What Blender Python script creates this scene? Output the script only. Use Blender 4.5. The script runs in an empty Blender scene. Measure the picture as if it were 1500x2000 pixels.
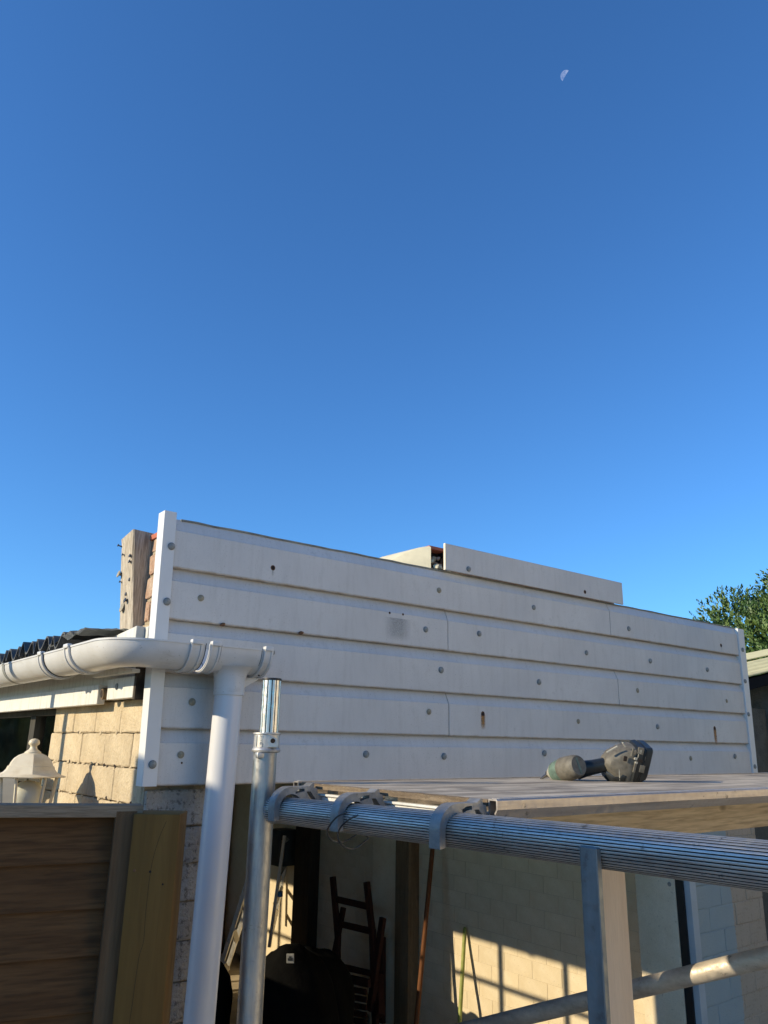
import bpy, bmesh, math, random
from mathutils import Vector, Matrix
R = math.radians
random.seed(7)
SC = bpy.context.scene
COL = SC.collection

# ------------------------------------------------------------------ camera
YAW, PITCH, ROLL = R(52.25), R(16.75), R(1.0)
EYE = Vector((0, 0, 1.95))
F = Vector((math.cos(YAW)*math.cos(PITCH), math.sin(YAW)*math.cos(PITCH), math.sin(PITCH)))
RT = F.cross(Vector((0, 0, 1))).normalized()
UP = RT.cross(F)
R2 = RT*math.cos(ROLL)+UP*math.sin(ROLL)
U2 = -RT*math.sin(ROLL)+UP*math.cos(ROLL)
cd = bpy.data.cameras.new('camera')
cd.sensor_fit = 'VERTICAL'; cd.sensor_height = 36; cd.sensor_width = 27; cd.lens = 27
cd.clip_start = .05; cd.clip_end = 5000
cam = bpy.data.objects.new('camera', cd); COL.objects.link(cam)
cam.matrix_world = Matrix(((R2.x, U2.x, -F.x, EYE.x), (R2.y, U2.y, -F.y, EYE.y), (R2.z, U2.z, -F.z, EYE.z), (0, 0, 0, 1)))
SC.camera = cam

# ------------------------------------------------------------------ sky and sun
SUN_AZ, SUN_EL = 162.0, 21.8          # azimuth counted from +X towards +Y
w = bpy.data.worlds.new('World'); SC.world = w; w.use_nodes = True
nt = w.node_tree; nt.nodes.clear()
sky = nt.nodes.new('ShaderNodeTexSky'); sky.sky_type = 'NISHITA'; sky.sun_disc = False
sky.sun_elevation = R(SUN_EL); sky.sun_rotation = R(90-SUN_AZ)
sky.altitude = 50; sky.air_density = 1.0; sky.dust_density = 0.3; sky.ozone_density = 2.2
bg = nt.nodes.new('ShaderNodeBackground'); bg.inputs[1].default_value = 0.12
wo = nt.nodes.new('ShaderNodeOutputWorld')
tint = nt.nodes.new('ShaderNodeMix'); tint.data_type = 'RGBA'; tint.blend_type = 'MULTIPLY'; tint.inputs[0].default_value = 1
tint.inputs[7].default_value = (.51, 1.01, 1.54, 1)        # the phone's blue rendering of a clear sky
nt.links.new(sky.outputs[0], tint.inputs[6]); nt.links.new(tint.outputs[2], bg.inputs[0]); nt.links.new(bg.outputs[0], wo.inputs[0])
sd = Vector((math.cos(R(SUN_AZ))*math.cos(R(SUN_EL)), math.sin(R(SUN_AZ))*math.cos(R(SUN_EL)), math.sin(R(SUN_EL))))
sl = bpy.data.lights.new('sun', 'SUN'); sl.energy = 5.0; sl.angle = R(.55); sl.color = (1.0, .86, .62)
so = bpy.data.objects.new('sun', sl); COL.objects.link(so); so.location = sd*30
so.rotation_euler = (-sd).to_track_quat('-Z', 'Y').to_euler()
SC.view_settings.view_transform = 'Standard'; SC.view_settings.look = 'None'
SC.view_settings.gamma = 1; SC.view_settings.use_curve_mapping = False
SC.view_settings.exposure = 0.2

# ------------------------------------------------------------------ materials
class NT:
    def __init__(s, name):
        s.m = bpy.data.materials.new(name); s.m.use_nodes = True
        s.t = s.m.node_tree; s.b = s.t.nodes['Principled BSDF']; s.tc = s.t.nodes.new('ShaderNodeTexCoord')
    def n(s, typ, **k):
        o = s.t.nodes.new(typ)
        for a, v in k.items(): setattr(o, a, v)
        return o
    def l(s, a, b): s.t.links.new(a, b)
    def vec(s, scale=(1, 1, 1), rot=(0, 0, 0), loc=(0, 0, 0)):
        mp = s.n('ShaderNodeMapping'); mp.inputs['Scale'].default_value = scale
        mp.inputs['Rotation'].default_value = rot; mp.inputs['Location'].default_value = loc
        s.l(s.tc.outputs['Object'], mp.inputs[0]); return mp.outputs[0]
    def noise(s, scale, detail=6, rough=.6, vec=None, dist=0):
        o = s.n('ShaderNodeTexNoise'); o.inputs['Scale'].default_value = scale
        o.inputs['Detail'].default_value = detail; o.inputs['Roughness'].default_value = rough
        o.inputs['Distortion'].default_value = dist
        s.l(vec if vec is not None else s.tc.outputs['Object'], o.inputs['Vector']); return o.outputs['Fac']
    def ramp(s, fac, stops):
        o = s.n('ShaderNodeValToRGB'); e = o.color_ramp.elements
        while len(e) < len(stops): e.new(.5)
        for x, (p, c) in zip(e, stops):
            x.position = p; x.color = (c, c, c, 1) if isinstance(c, (int, float)) else (*c, 1)
        s.l(fac, o.inputs[0]); return o.outputs[0]
    def mix(s, fac, a, b, mode='MIX'):
        o = s.n('ShaderNodeMix', data_type='RGBA', blend_type=mode)
        for i, v in ((0, fac), (6, a), (7, b)):
            if isinstance(v, (int, float)): o.inputs[i].default_value = v if i == 0 else (v, v, v, 1)
            elif isinstance(v, tuple): o.inputs[i].default_value = (*v, 1)
            else: s.l(v, o.inputs[i])
        return o.outputs[2]
    def math(s, op, a, b=0.0):
        o = s.n('ShaderNodeMath', operation=op)
        for i, v in ((0, a), (1, b)):
            if isinstance(v, (int, float)): o.inputs[i].default_value = v
            else: s.l(v, o.inputs[i])
        return o.outputs[0]
    def rand(s):
        return s.n('ShaderNodeObjectInfo').outputs['Random']
    def sep(s, v=None):
        o = s.n('ShaderNodeSeparateXYZ'); s.l(v if v is not None else s.tc.outputs['Object'], o.inputs[0]); return o.outputs
    def bump(s, h, strength=.3, dist=.002):
        o = s.n('ShaderNodeBump'); o.inputs['Strength'].default_value = strength; o.inputs['Distance'].default_value = dist
        s.l(h, o.inputs['Height'])
        if s.b.inputs['Normal'].links: s.l(s.b.inputs['Normal'].links[0].from_socket, o.inputs['Normal'])
        s.l(o.outputs[0], s.b.inputs['Normal'])
    def set(s, col=None, rough=None, metal=None, spec=None):
        for k, v in (('Base Color', col), ('Roughness', rough), ('Metallic', metal), ('Specular IOR Level', spec)):
            if v is None: continue
            if isinstance(v, tuple): s.b.inputs[k].default_value = (*v, 1)
            elif isinstance(v, (int, float)): s.b.inputs[k].default_value = v
            else: s.l(v, s.b.inputs[k])
        return s.m

M = {}
def simple(name, col, rough=.6, metal=0, var=.15, scale=8, bump=.15, bscale=120, bd=.001, spec=None):
    s = NT(name)
    f = s.ramp(s.noise(scale), [(.3, 1-var), (.7, 1+var)])
    c = s.mix(1.0, col, f, 'MULTIPLY')
    s.bump(s.noise(bscale, 3), bump, bd)
    M[name] = s.set(c, rough, metal, spec); return M[name]

def wood(name, dark, light, axis=0, rough=.75, ring=26, knots=True, bumpd=.001, tint=None, scale=1.0, gr=.5):
    """grain runs along the given object axis"""
    s = NT(name)
    sc = [14*scale]*3; sc[axis] = .9*scale
    v = s.vec(tuple(sc))
    rnd = s.n('ShaderNodeVectorMath', operation='ADD'); cmb = s.n('ShaderNodeCombineXYZ')
    rr = s.math('MULTIPLY', s.rand(), 37.0)
    for i in range(3): s.l(rr, cmb.inputs[i])
    s.l(v, rnd.inputs[0]); s.l(cmb.outputs[0], rnd.inputs[1]); v = rnd.outputs[0]
    g = s.noise(2.2, 8, .62, v, 1.2)
    g2 = s.noise(ring, 3, .6, v, .3)
    big = s.noise(2.5, 3, .5)
    c = s.ramp(g, [(.3, dark), (.52, tuple((a+b)/2 for a, b in zip(dark, light))), (.72, light)])
    c = s.mix(s.ramp(g2, [(.42, .0), (.66, gr)]), c, tuple(x*.45 for x in dark))
    if knots:
        ks = [3.2]*3; ks[axis] = 1.7
        kv = s.vec(tuple(ks), loc=(.31, .17, .53))
        vo = s.n('ShaderNodeTexVoronoi'); vo.inputs['Scale'].default_value = 2.3; s.l(kv, vo.inputs['Vector'])
        c = s.mix(s.ramp(vo.outputs['Distance'], [(.05, .85), (.12, 0)]), c, tuple(x*.25 for x in dark))
    if tint: c = s.mix(s.ramp(big, [(.4, 0), (.7, .6)]), c, tint)
    c = s.mix(.25, c, s.ramp(s.rand(), [(0, .55), (1, 1.0)]), 'MULTIPLY')
    s.bump(g2, .5, bumpd); s.bump(s.noise(1.2*ring, 2, .5, v), .3, bumpd*.6)
    M[name] = s.set(c, rough, 0, .25); return M[name]

# dirty white cladding: object origin lies on the upper edge of every board
s = NT('cladding')
n1 = s.noise(3.0, 5); base = s.mix(s.ramp(n1, [(.35, 0), (.7, 1)]), (.56, .55, .53), (.65, .635, .605))
spk = s.ramp(s.noise(210, 3, .6), [(.60, 0), (.68, .55)])
area = s.ramp(s.noise(5.5, 4), [(.38, .15), (.60, 1)])
base = s.mix(s.math('MULTIPLY', spk, area), base, (.22, .215, .19))
drip = s.noise(1, 6, .7, s.vec((38, 1, 5)))
base = s.mix(s.ramp(drip, [(.50, 0), (.78, .42)]), base, (.42, .41, .38))
base = s.mix(s.math('MULTIPLY', s.ramp(s.noise(30, 5, .7), [(.55, 0), (.72, .5)]), s.ramp(s.noise(3.1, 3), [(.45, 0), (.65, 1)])), base, (.36, .35, .31))
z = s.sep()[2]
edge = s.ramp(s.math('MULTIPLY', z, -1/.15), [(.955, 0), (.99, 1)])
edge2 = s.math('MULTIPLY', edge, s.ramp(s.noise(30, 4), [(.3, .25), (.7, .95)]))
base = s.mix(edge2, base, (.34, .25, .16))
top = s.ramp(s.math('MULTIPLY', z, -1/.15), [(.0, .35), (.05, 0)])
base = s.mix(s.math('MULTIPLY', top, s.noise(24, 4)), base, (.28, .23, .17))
s.bump(s.noise(60, 4), .12, .0006)
M['cladding'] = s.set(base, .42, 0, .45)

simple('strip_paint', (.40, .46, .49), .5, var=.08, bump=.1)
simple('trim_white', (.70, .70, .68), .38, var=.04, bump=.05)
s = NT('gutter_white')
b0 = s.mix(s.ramp(s.noise(9, 5), [(.4, 0), (.75, .5)]), (.66, .655, .64), (.50, .48, .44))
b0 = s.mix(s.ramp(s.noise(150, 2), [(.68, 0), (.72, .5)]), b0, (.30, .28, .24))
b0 = s.mix(s.ramp(s.noise(1, 6, .7, s.vec((14, 14, 55))), [(.56, 0), (.74, .4)]), b0, (.36, .33, .27))
M['gutter_white'] = s.set(b0, .32, 0, .5)
s = NT('pipe_white')
b0 = s.mix(s.ramp(s.noise(5, 5), [(.4, 0), (.8, .35)]), (.66, .66, .67), (.52, .51, .50))
b0 = s.mix(s.ramp(s.noise(1, 3, .5, s.vec((90, 90, 6))), [(.68, 0), (.75, .25)]), b0, (.38, .37, .35))
M['pipe_white'] = s.set(b0, .28, 0, .5)
simple('groove_shade', (.035, .036, .036), .6, metal=.3, var=.3)  # near-black on the groove faces, painting in the shade inside the flutes
simple('rubber_gap_black', (.012, .012, .013), .5, var=.1)
simple('cap_grey', (.25, .255, .235), .55, var=.35, scale=90, bump=.3)
simple('cap_tan', (.30, .26, .18), .6, var=.3, scale=90)
simple('hole_dark', (.02, .012, .008), .9)
simple('rust_rim', (.16, .075, .035), .9, var=.4, scale=200)

def brickpaint(name, a, b, spots, rough=.9, bd=.004, fine=140, strength=.7, spt=.62):
    s = NT(name)
    c = s.mix(s.ramp(s.noise(11, 5), [(.35, 0), (.7, 1)]), a, b)
    c = s.mix(.22, c, s.ramp(s.rand(), [(0, .6), (1, 1.0)]), 'MULTIPLY')
    c = s.mix(s.ramp(s.noise(60, 4, .7), [(spt, 0), (spt+.08, .65)]), c, spots)
    c = s.mix(s.ramp(s.noise(fine*1.6, 3, .6), [(.35, .22), (.6, 0)]), c, tuple(x*.55 for x in a))
    s.bump(s.noise(fine, 5, .65), strength, bd); s.bump(s.noise(34, 4), .5, bd*1.2)
    M[name] = s.set(c, rough, 0, .2); return M[name]
brickpaint('brick_cream', (.53, .42, .27), (.67, .55, .37), (.34, .25, .15), bd=.007, fine=75, strength=1)
brickpaint('brick_rough', (.40, .36, .30), (.54, .50, .43), (.08, .065, .05), bd=.010, fine=80, strength=1, spt=.54)
brickpaint('brick_inside', (.76, .65, .46), (.84, .74, .56), (.45, .37, .25), bd=.0012, strength=.4)
brickpaint('brick_bluegrey', (.34, .42, .43), (.40, .47, .48), (.22, .28, .29), bd=.003)
brickpaint('brick_beige', (.46, .38, .28), (.53, .45, .35), (.28, .21, .15), bd=.004)
brickpaint('brick_red', (.40, .23, .15), (.56, .43, .32), (.70, .60, .46), bd=.006, fine=70, strength=1)
brickpaint('mortar', (.40, .33, .23), (.50, .42, .30), (.10, .07, .05), bd=.008, fine=80, strength=1)
brickpaint('mortar_inside', (.60, .51, .37), (.70, .60, .45), (.30, .26, .18), bd=.001)
brickpaint('mortar_crack', (.16, .12, .08), (.42, .34, .23), (.06, .045, .03), bd=.008, fine=80, strength=1)
brickpaint('mort_grey', (.36, .37, .34), (.42, .42, .38), (.25, .24, .2), bd=.003)
brickpaint('render_grey', (.20, .19, .165), (.30, .285, .25), (.08, .08, .07), bd=.01, fine=60, strength=1)
brickpaint('render_shaded', (.10, .105, .095), (.16, .16, .14), (.04, .04, .04), bd=.01, fine=60, strength=1)  # darkened copy of the grey render, shade painted into the colour
brickpaint('house_render', (.80, .66, .46), (.86, .73, .54), (.6, .5, .35), bd=.004)
s = NT('pier_paint'); ge = s.n('ShaderNodeNewGeometry'); xx = s.sep(ge.outputs['Position'])[0]
n_ = s.noise(9, 5); n2 = s.noise(60, 4, .7)
blue = s.mix(n_, (.34, .41, .42), (.40, .46, .46)); be = s.mix(n_, (.44, .37, .28), (.54, .46, .36))
be = s.mix(s.ramp(n2, [(.55, 0), (.7, .6)]), be, (.25, .19, .13))
c = s.mix(s.ramp(s.math('ADD', xx, s.math('MULTIPLY', s.math('SUBTRACT', s.noise(25, 4), .5), .03)), [(0, 0), (1, 1)]), blue, be)
st = s.math('GREATER_THAN', s.math('ADD', xx, s.math('MULTIPLY', s.math('SUBTRACT', n2, .5), .03)), 3.765)
c = s.mix(st, blue, be); c = s.mix(.2, c, s.ramp(s.rand(), [(0, .6), (1, 1.0)]), 'MULTIPLY')
s.bump(s.noise(120, 5, .65), .8, .004); s.bump(s.noise(30, 4), .5, .004); M['pier_paint'] = s.set(c, .9, 0, .2)
simple('tile_red', (.45, .13, .07), .8, var=.2, bump=.4)
simple('cement_cream', (.62, .56, .40), .8, var=.12, scale=14, bump=.4)
simple('void_black', (.018, .018, .02), .85, var=.4, scale=30, bump=.6, bd=.003)
simple('roof_sheet', (.085, .085, .08), .6, var=.35, scale=16, bump=.4)
simple('lead_grey', (.20, .205, .18), .6, var=.4, scale=25, bump=.8, bscale=50, bd=.004)
s = NT('fascia_white')
b0 = s.mix(s.ramp(s.noise(1, 6, .7, s.vec((5, 45, 6))), [(.50, 0), (.72, .6)]), (.66, .65, .60), (.34, .32, .27))
b0 = s.mix(s.ramp(s.noise(1, 6, .7, s.vec((5, 130, 14))), [(.64, 0), (.68, .8)]), b0, (.10, .09, .07))
s.bump(s.noise(1, 4, .6, s.vec((60, 8, 90))), .4, .0012)
M['fascia_white'] = s.set(b0, .6, 0, .3)
simple('yellow_sheet', (.72, .64, .34), .8, var=.12, scale=12, bump=.3)
simple('gutter_black', (.010, .010, .011), .9, var=.2, spec=.1)
simple('concrete', (.46, .40, .31), .9, var=.2, scale=3, bump=.5, bd=.004)
simple('soil', (.26, .21, .13), .95, var=.3, scale=2)
simple('interior_floor', (.50, .42, .30), .9, var=.25, scale=3)
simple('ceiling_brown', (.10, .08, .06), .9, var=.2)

wood('wood_weathered', (.40, .32, .23), (.78, .69, .55), 2, tint=(.52, .47, .38), scale=1.3, bumpd=.003, gr=.75, ring=14)
wood('wood_fence', (.100, .046, .015), (.165, .082, .030), 0, ring=13, bumpd=.002, gr=.6, scale=.9)
wood('wood_batten', (.125, .072, .034), (.19, .115, .058), 2, bumpd=.001, ring=9, gr=.3)
wood('wood_cap', (.21, .155, .10), (.33, .255, .175), 0, bumpd=.0012)
wood('wood_treated', (.150, .075, .016), (.205, .112, .028), 2, ring=8, bumpd=.0008, gr=.25, scale=.6)
wood('wood_beam', (.66, .50, .32), (.84, .68, .46), 0, bumpd=.0015, scale=.7, gr=.6, ring=10)
wood('wood_pale_post', (.66, .50, .35), (.76, .60, .44), 2, knots=False, gr=.12, bumpd=.0006, scale=.7)
wood('wood_mahogany', (.035, .012, .007), (.085, .028, .015), 2, bumpd=.0006)
wood('wood_stud', (.19, .13, .075), (.30, .22, .13), 2)
wood('wood_stud_dark', (.045, .032, .022), (.08, .06, .04), 2)
wood('wood_pole', (.13, .05, .02), (.24, .10, .04), 2, knots=False)
wood('ply_edge', (.12, .085, .055), (.36, .28, .19), 1, rough=.85, ring=60, knots=False, bumpd=.002, scale=2.2)
wood('wood_window', (.05, .045, .035), (.10, .09, .07), 2)
wood('cabinet_brown', (.09, .035, .015), (.19, .08, .035), 2)

s = NT('ply_top')
c = s.mix(s.ramp(s.noise(1, 6, .65, s.vec((2.2, 16, 2))), [(.36, 0), (.62, 1)]), (.20, .17, .135), (.54, .47, .37))
c = s.mix(s.ramp(s.noise(7, 5), [(.50, 0), (.68, .75)]), c, (.15, .13, .11))
c = s.mix(s.ramp(s.noise(55, 3), [(.68, 0), (.74, .9)]), c, (.66, .60, .48))
s.bump(s.noise(1, 4, .6, s.vec((20, 160, 20))), .5, .001)
M['ply_top'] = s.set(c, .75, 0, .3)

def metal(name, a, b, rough=.35, vecs=(8, 8, 8), met=1.0, dirt=(.10, .09, .08), dirt_amt=.6, bd=.0004):
    s = NT(name)
    f = s.noise(1, 6, .65, s.vec(vecs))
    c = s.mix(s.ramp(f, [(.35, 0), (.68, 1)]), a, b)
    d = s.ramp(s.noise(45, 5, .7), [(.60, 0), (.68, dirt_amt)])
    d = s.math('MULTIPLY', d, s.ramp(s.noise(9, 3), [(.42, 0), (.6, 1)]))
    c = s.mix(d, c, dirt)
    r = s.ramp(s.noise(70, 4), [(.3, rough*.75), (.75, min(1, rough*1.6))])
    s.bump(s.noise(180, 3), .35, bd)
    M[name] = s.set(c, r, met); return M[name]
metal('galv', (.27, .275, .28), (.44, .44, .435), .38, (60, 60, 7), dirt_amt=.6, met=.9)
metal('alu_tube', (.36, .345, .32), (.62, .59, .55), .46, (60, 5, 60), dirt_amt=.85, met=.75)
metal('alu_bright', (.70, .68, .63), (.86, .83, .76), .30, (50, 50, 5), dirt_amt=.5)
metal('cast_alu', (.42, .41, .39), (.60, .58, .55), .45, (40, 40, 40), met=.85)
metal('hook_alu', (.20, .20, .20), (.33, .33, .325), .5, (30, 30, 30), met=.6)
metal('steel_flat', (.15, .165, .17), (.22, .24, .245), .5, (30, 30, 5), met=.6)
metal('deck_rail', (.34, .30, .27), (.50, .46, .42), .38, (4, 60, 60), met=.7, dirt_amt=.9)
metal('beam_white', (.60, .585, .54), (.72, .70, .65), .5, (20, 20, 20), met=.1)
metal('brace_tube', (.42, .36, .28), (.64, .56, .44), .55, (10, 8, 30), dirt_amt=.9, met=.55)
metal('wire_steel', (.05, .05, .052), (.10, .10, .10), .45, (30, 30, 30), met=.7)
metal('ladder_alu', (.62, .60, .55), (.78, .76, .70), .4, (30, 30, 6), met=.7)
s = NT('lantern_cream')
b0 = s.mix(s.ramp(s.noise(26, 5), [(.45, 0), (.8, .7)]), (.74, .66, .50), (.55, .44, .28))
M['lantern_cream'] = s.set(b0, .4, 0, .5)
simple('tool_grey', (.125, .112, .088), .62, var=.35, scale=60, bump=.3)
simple('tool_dark', (.014, .016, .016), .38, var=.4, scale=60, bump=.3)
simple('tool_teal', (.095, .145, .115), .55, var=.35, scale=80, bump=.3)
simple('tool_pale', (.36, .34, .28), .6, var=.25, scale=60)
metal('tool_steel', (.30, .28, .26), (.5, .47, .43), .35, (60, 60, 60))
simple('blue_plastic', (.02, .20, .48), .45, var=.1)
simple('bag_black', (.004, .0042, .0045), .95, var=.3, scale=10, bump=.8, bd=.006, bscale=22, spec=.08)
simple('badge_white', (.42, .42, .40), .6)
simple('cane_green', (.30, .34, .08), .55, var=.25, scale=20)
simple('bulb_white', (.75, .73, .66), .3, var=.03)
simple('box_dark', (.05, .055, .06), .5, var=.3)
simple('hedge_green', (.17, .20, .11), .8, var=.5, scale=5, bump=.8, bscale=20, bd=.03)
simple('bark', (.10, .07, .05), .9, var=.3)
s = NT('moon_light')
tr = s.n('ShaderNodeBsdfTransparent'); em = s.n('ShaderNodeEmission'); ad = s.n('ShaderNodeAddShader')
c = s.ramp(s.noise(.35, 4), [(.35, (.10, .10, .12)), (.7, (.30, .29, .28))]); s.l(c, em.inputs[0]); em.inputs[1].default_value = .85
s.l(tr.outputs[0], ad.inputs[0]); s.l(em.outputs[0], ad.inputs[1])
s.l(ad.outputs[0], s.t.nodes['Material Output'].inputs['Surface']); M['moon_light'] = s.m
def glass(name, tint, refl_rough=.02, ior=1.5):
    s = NT(name)
    fr = s.n('ShaderNodeFresnel'); fr.inputs[0].default_value = ior
    tr = s.n('ShaderNodeBsdfTransparent'); tr.inputs[0].default_value = (*tint, 1)
    gl = s.n('ShaderNodeBsdfGlossy'); gl.inputs['Roughness'].default_value = refl_rough
    mx = s.n('ShaderNodeMixShader'); s.l(fr.outputs[0], mx.inputs[0]); s.l(tr.outputs[0], mx.inputs[1]); s.l(gl.outputs[0], mx.inputs[2])
    s.l(mx.outputs[0], s.t.nodes['Material Output'].inputs['Surface']); M[name] = s.m
glass('window_glass', (.93, .91, .87), .03); glass('lantern_glass', (.9, .9, .86), .05)
def stain(name, col, amt, zfade):
    s = NT(name)
    g = s.tc.outputs['Generated']; x, y, z = s.sep(g)[:3]
    ex = s.ramp(s.math('ABSOLUTE', s.math('SUBTRACT', x, .5)), [(.15, 1), (.5, 0)])
    ez = s.ramp(z, zfade)
    f = s.math('MULTIPLY', s.math('MULTIPLY', ex, ez), s.ramp(s.noise(160, 4), [(.3, .4), (.7, 1)]))
    f = s.math('MULTIPLY', f, amt)
    tr = s.n('ShaderNodeBsdfTransparent'); mx = s.n('ShaderNodeMixShader')
    s.b.inputs['Base Color'].default_value = (*col, 1); s.b.inputs['Roughness'].default_value = .8
    s.l(f, mx.inputs[0]); s.l(tr.outputs[0], mx.inputs[1]); s.l(s.b.outputs[0], mx.inputs[2])
    s.l(mx.outputs[0], s.t.nodes['Material Output'].inputs['Surface']); M[name] = s.m
stain('stain_rust', (.50, .25, .07), 1.0, [(0, 0), (.4, .7), (1, 1)])
stain('stain_green', (.22, .24, .16), .5, [(0, 0), (.4, .6), (1, 1)])
stain('stain_grey', (.24, .24, .23), .24, [(0, 0), (.3, .7), (1, .9)])

# ------------------------------------------------------------------ mesh helpers
def bm_new(): return bmesh.new()
def add_box(bm, lo, hi, bev=0, M4=None):
    vs = [bm.verts.new((x, y, z)) for x in (lo[0], hi[0]) for y in (lo[1], hi[1]) for z in (lo[2], hi[2])]
    fs = [(0, 1, 3, 2), (4, 6, 7, 5), (0, 4, 5, 1), (2, 3, 7, 6), (0, 2, 6, 4), (1, 5, 7, 3)]
    nf = [bm.faces.new([vs[i] for i in f]) for f in fs]
    if bev:
        es = list({e for f in nf for e in f.edges})
        r = bmesh.ops.bevel(bm, geom=es, offset=bev, segments=1 if bev < .002 else 2, affect='EDGES', profile=.6)
        vs = list({v for v in r['verts']} | {v for f in r['faces'] for v in f.verts} | {v for v in vs if v.is_valid})
    if M4 is not None: bmesh.ops.transform(bm, matrix=M4, verts=[v for v in vs if v.is_valid])
    return vs
def add_prism(bm, pts, a, b, axis=1, bev=0):
    """polygon pts (2D) extruded along axis from a to b; axis 1: pts are (x,z); axis 0: (y,z); axis 2: (x,y)"""
    def P(p, t):
        if axis == 1: return (p[0], t, p[1])
        if axis == 0: return (t, p[0], p[1])
        return (p[0], p[1], t)
    A = [bm.verts.new(P(p, a)) for p in pts]; B = [bm.verts.new(P(p, b)) for p in pts]
    fs = [bm.faces.new(A), bm.faces.new(B[::-1])]
    n = len(pts)
    for i in range(n): fs.append(bm.faces.new((A[i], B[i], B[(i+1) % n], A[(i+1) % n])))
    if bev: bmesh.ops.bevel(bm, geom=list({e for f in fs for e in f.edges}), offset=bev, segments=1, affect='EDGES')
    return A+B
def catmull0(P, n=8):
    P = [Vector(p) for p in P]; out = []
    for i in range(len(P)-1):
        a, b, c, d_ = P[max(i-1, 0)], P[i], P[i+1], P[min(i+2, len(P)-1)]
        for k in range(n):
            t = k/n; out.append(.5*((2*b)+(c-a)*t+(2*a-5*b+4*c-d_)*t*t+(3*b-a-3*c+d_)*t**3))
    out.append(P[-1]); return out
def frame_of(d):
    d = d.normalized(); a = Vector((0, 0, 1)) if abs(d.z) < .9 else Vector((1, 0, 0))
    u = d.cross(a).normalized(); return u, d.cross(u)
def add_tube(bm, pts, r, n=16, caps=True, ribs=0, ribd=0, hollow=0):
    pts = [Vector(p) for p in pts]; rings = []
    rr = r if isinstance(r, (list, tuple)) else [r]*len(pts)
    u = None
    for i, p in enumerate(pts):
        d = (pts[min(i+1, len(pts)-1)]-pts[max(i-1, 0)]).normalized()
        if u is None: u, v = frame_of(d)
        else:
            u = (u-d*u.dot(d)).normalized(); v = d.cross(u)
        ring = []
        for k in range(n):
            a = 2*math.pi*k/n
            q = rr[i]-(ribd if ribs and (k % 4 in (0,)) else 0)
            ring.append(bm.verts.new(p+(u*math.cos(a)+v*math.sin(a))*q))
        rings.append(ring)
    for a, b in zip(rings, rings[1:]):
        for k in range(n): bm.faces.new((a[k], a[(k+1) % n], b[(k+1) % n], b[k]))
    if caps: bm.faces.new(rings[0][::-1]); bm.faces.new(rings[-1])
    return rings
def add_lathe(bm, prof, n=16, o=(0, 0, 0), axis=(0, 0, 1), square=0):
    """prof: list of (radius, height)"""
    ax = Vector(axis).normalized(); u, v = frame_of(ax); o = Vector(o); rings = []
    for r, h in prof:
        rings.append([bm.verts.new(o+ax*h+(u*math.cos(2*math.pi*(k+.5*square)/n)+v*math.sin(2*math.pi*(k+.5*square)/n))*max(r, 1e-5)) for k in range(n)])
    for a, b in zip(rings, rings[1:]):
        for k in range(n): bm.faces.new((a[k], a[(k+1) % n], b[(k+1) % n], b[k]))
    bm.faces.new(rings[0][::-1]); bm.faces.new(rings[-1])
def add_loft(bm, secs, cap=True):
    rings = [[bm.verts.new(p) for p in s_] for s_ in secs]; n = len(rings[0])
    for a, b in zip(rings, rings[1:]):
        for k in range(n): bm.faces.new((a[k], a[(k+1) % n], b[(k+1) % n], b[k]))
    if cap: bm.faces.new(rings[0][::-1]); bm.faces.new(rings[-1])
def finish(bm, name, smooth=None):
    bmesh.ops.recalc_face_normals(bm, faces=bm.faces)
    me = bpy.data.meshes.new(name); bm.to_mesh(me); bm.free()
    if smooth is not None:
        for p in me.polygons: p.use_smooth = True
        try: me.set_sharp_from_angle(angle=R(smooth))
        except Exception: pass
    return me
def obj(name, bm, mat, parent=None, loc=(0, 0, 0), smooth=None, kind=None, label=None):
    me = bm if isinstance(bm, bpy.types.Mesh) else finish(bm, name, smooth)
    if mat is not None and not me.materials: me.materials.append(M[mat])
    o = bpy.data.objects.new(name, me); COL.objects.link(o); o.location = loc
    if parent is not None: o.parent = parent
    if kind: o['kind'] = kind
    if label: o['label'] = label
    return o
def thing(name, label, cat, loc=(0, 0, 0), group=None):
    o = bpy.data.objects.new(name, None); COL.objects.link(o); o.location = loc; o.empty_display_size = .1
    o['label'] = label; o['category'] = cat
    if group: o['group'] = group
    return o
def tag(o, label, cat, group=None):
    o['label'] = label; o['category'] = cat
    if group: o['group'] = group
    return o
def box(name, lo, hi, mat, parent=None, bev=0.0, **k):
    """box whose origin is its own lower corner region, so textures follow the thing"""
    bm = bm_new(); c = tuple((a+b)/2 for a, b in zip(lo, hi)); h = [(b-a)/2 for a, b in zip(lo, hi)]
    add_box(bm, [-x for x in h], h, bev)
    return obj(name, bm, mat, parent, c, smooth=35 if bev else None, **k)

# ================================================================== setting
bm = bm_new(); add_box(bm, (-60, -60, -.30), (60, 60, -.012)); o = obj('ground', bm, 'soil', kind='structure')
bm = bm_new(); add_box(bm, (-3, -6, -.15), (5.5, 2.35, 0)); o = obj('patio', bm, 'concrete', kind='structure')

# ================================================================== garage
G = thing('garage', 'low white-clad garage with painted brick walls and open front behind the scaffold tower', 'garage', (.85, 2.12, 0))
GO = Vector((.85, 2.12, 0))
def gp(name, bm, mat, loc=(0, 0, 0), par=G, base=GO, **k):
    return obj(name, bm, mat, par, Vector(loc)-base, **k)
def gbox(name, lo, hi, mat, bev=0.0, **k):
    o = box(name, lo, hi, mat, G, bev, **k); o.location = o.location-GO; return o

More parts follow.
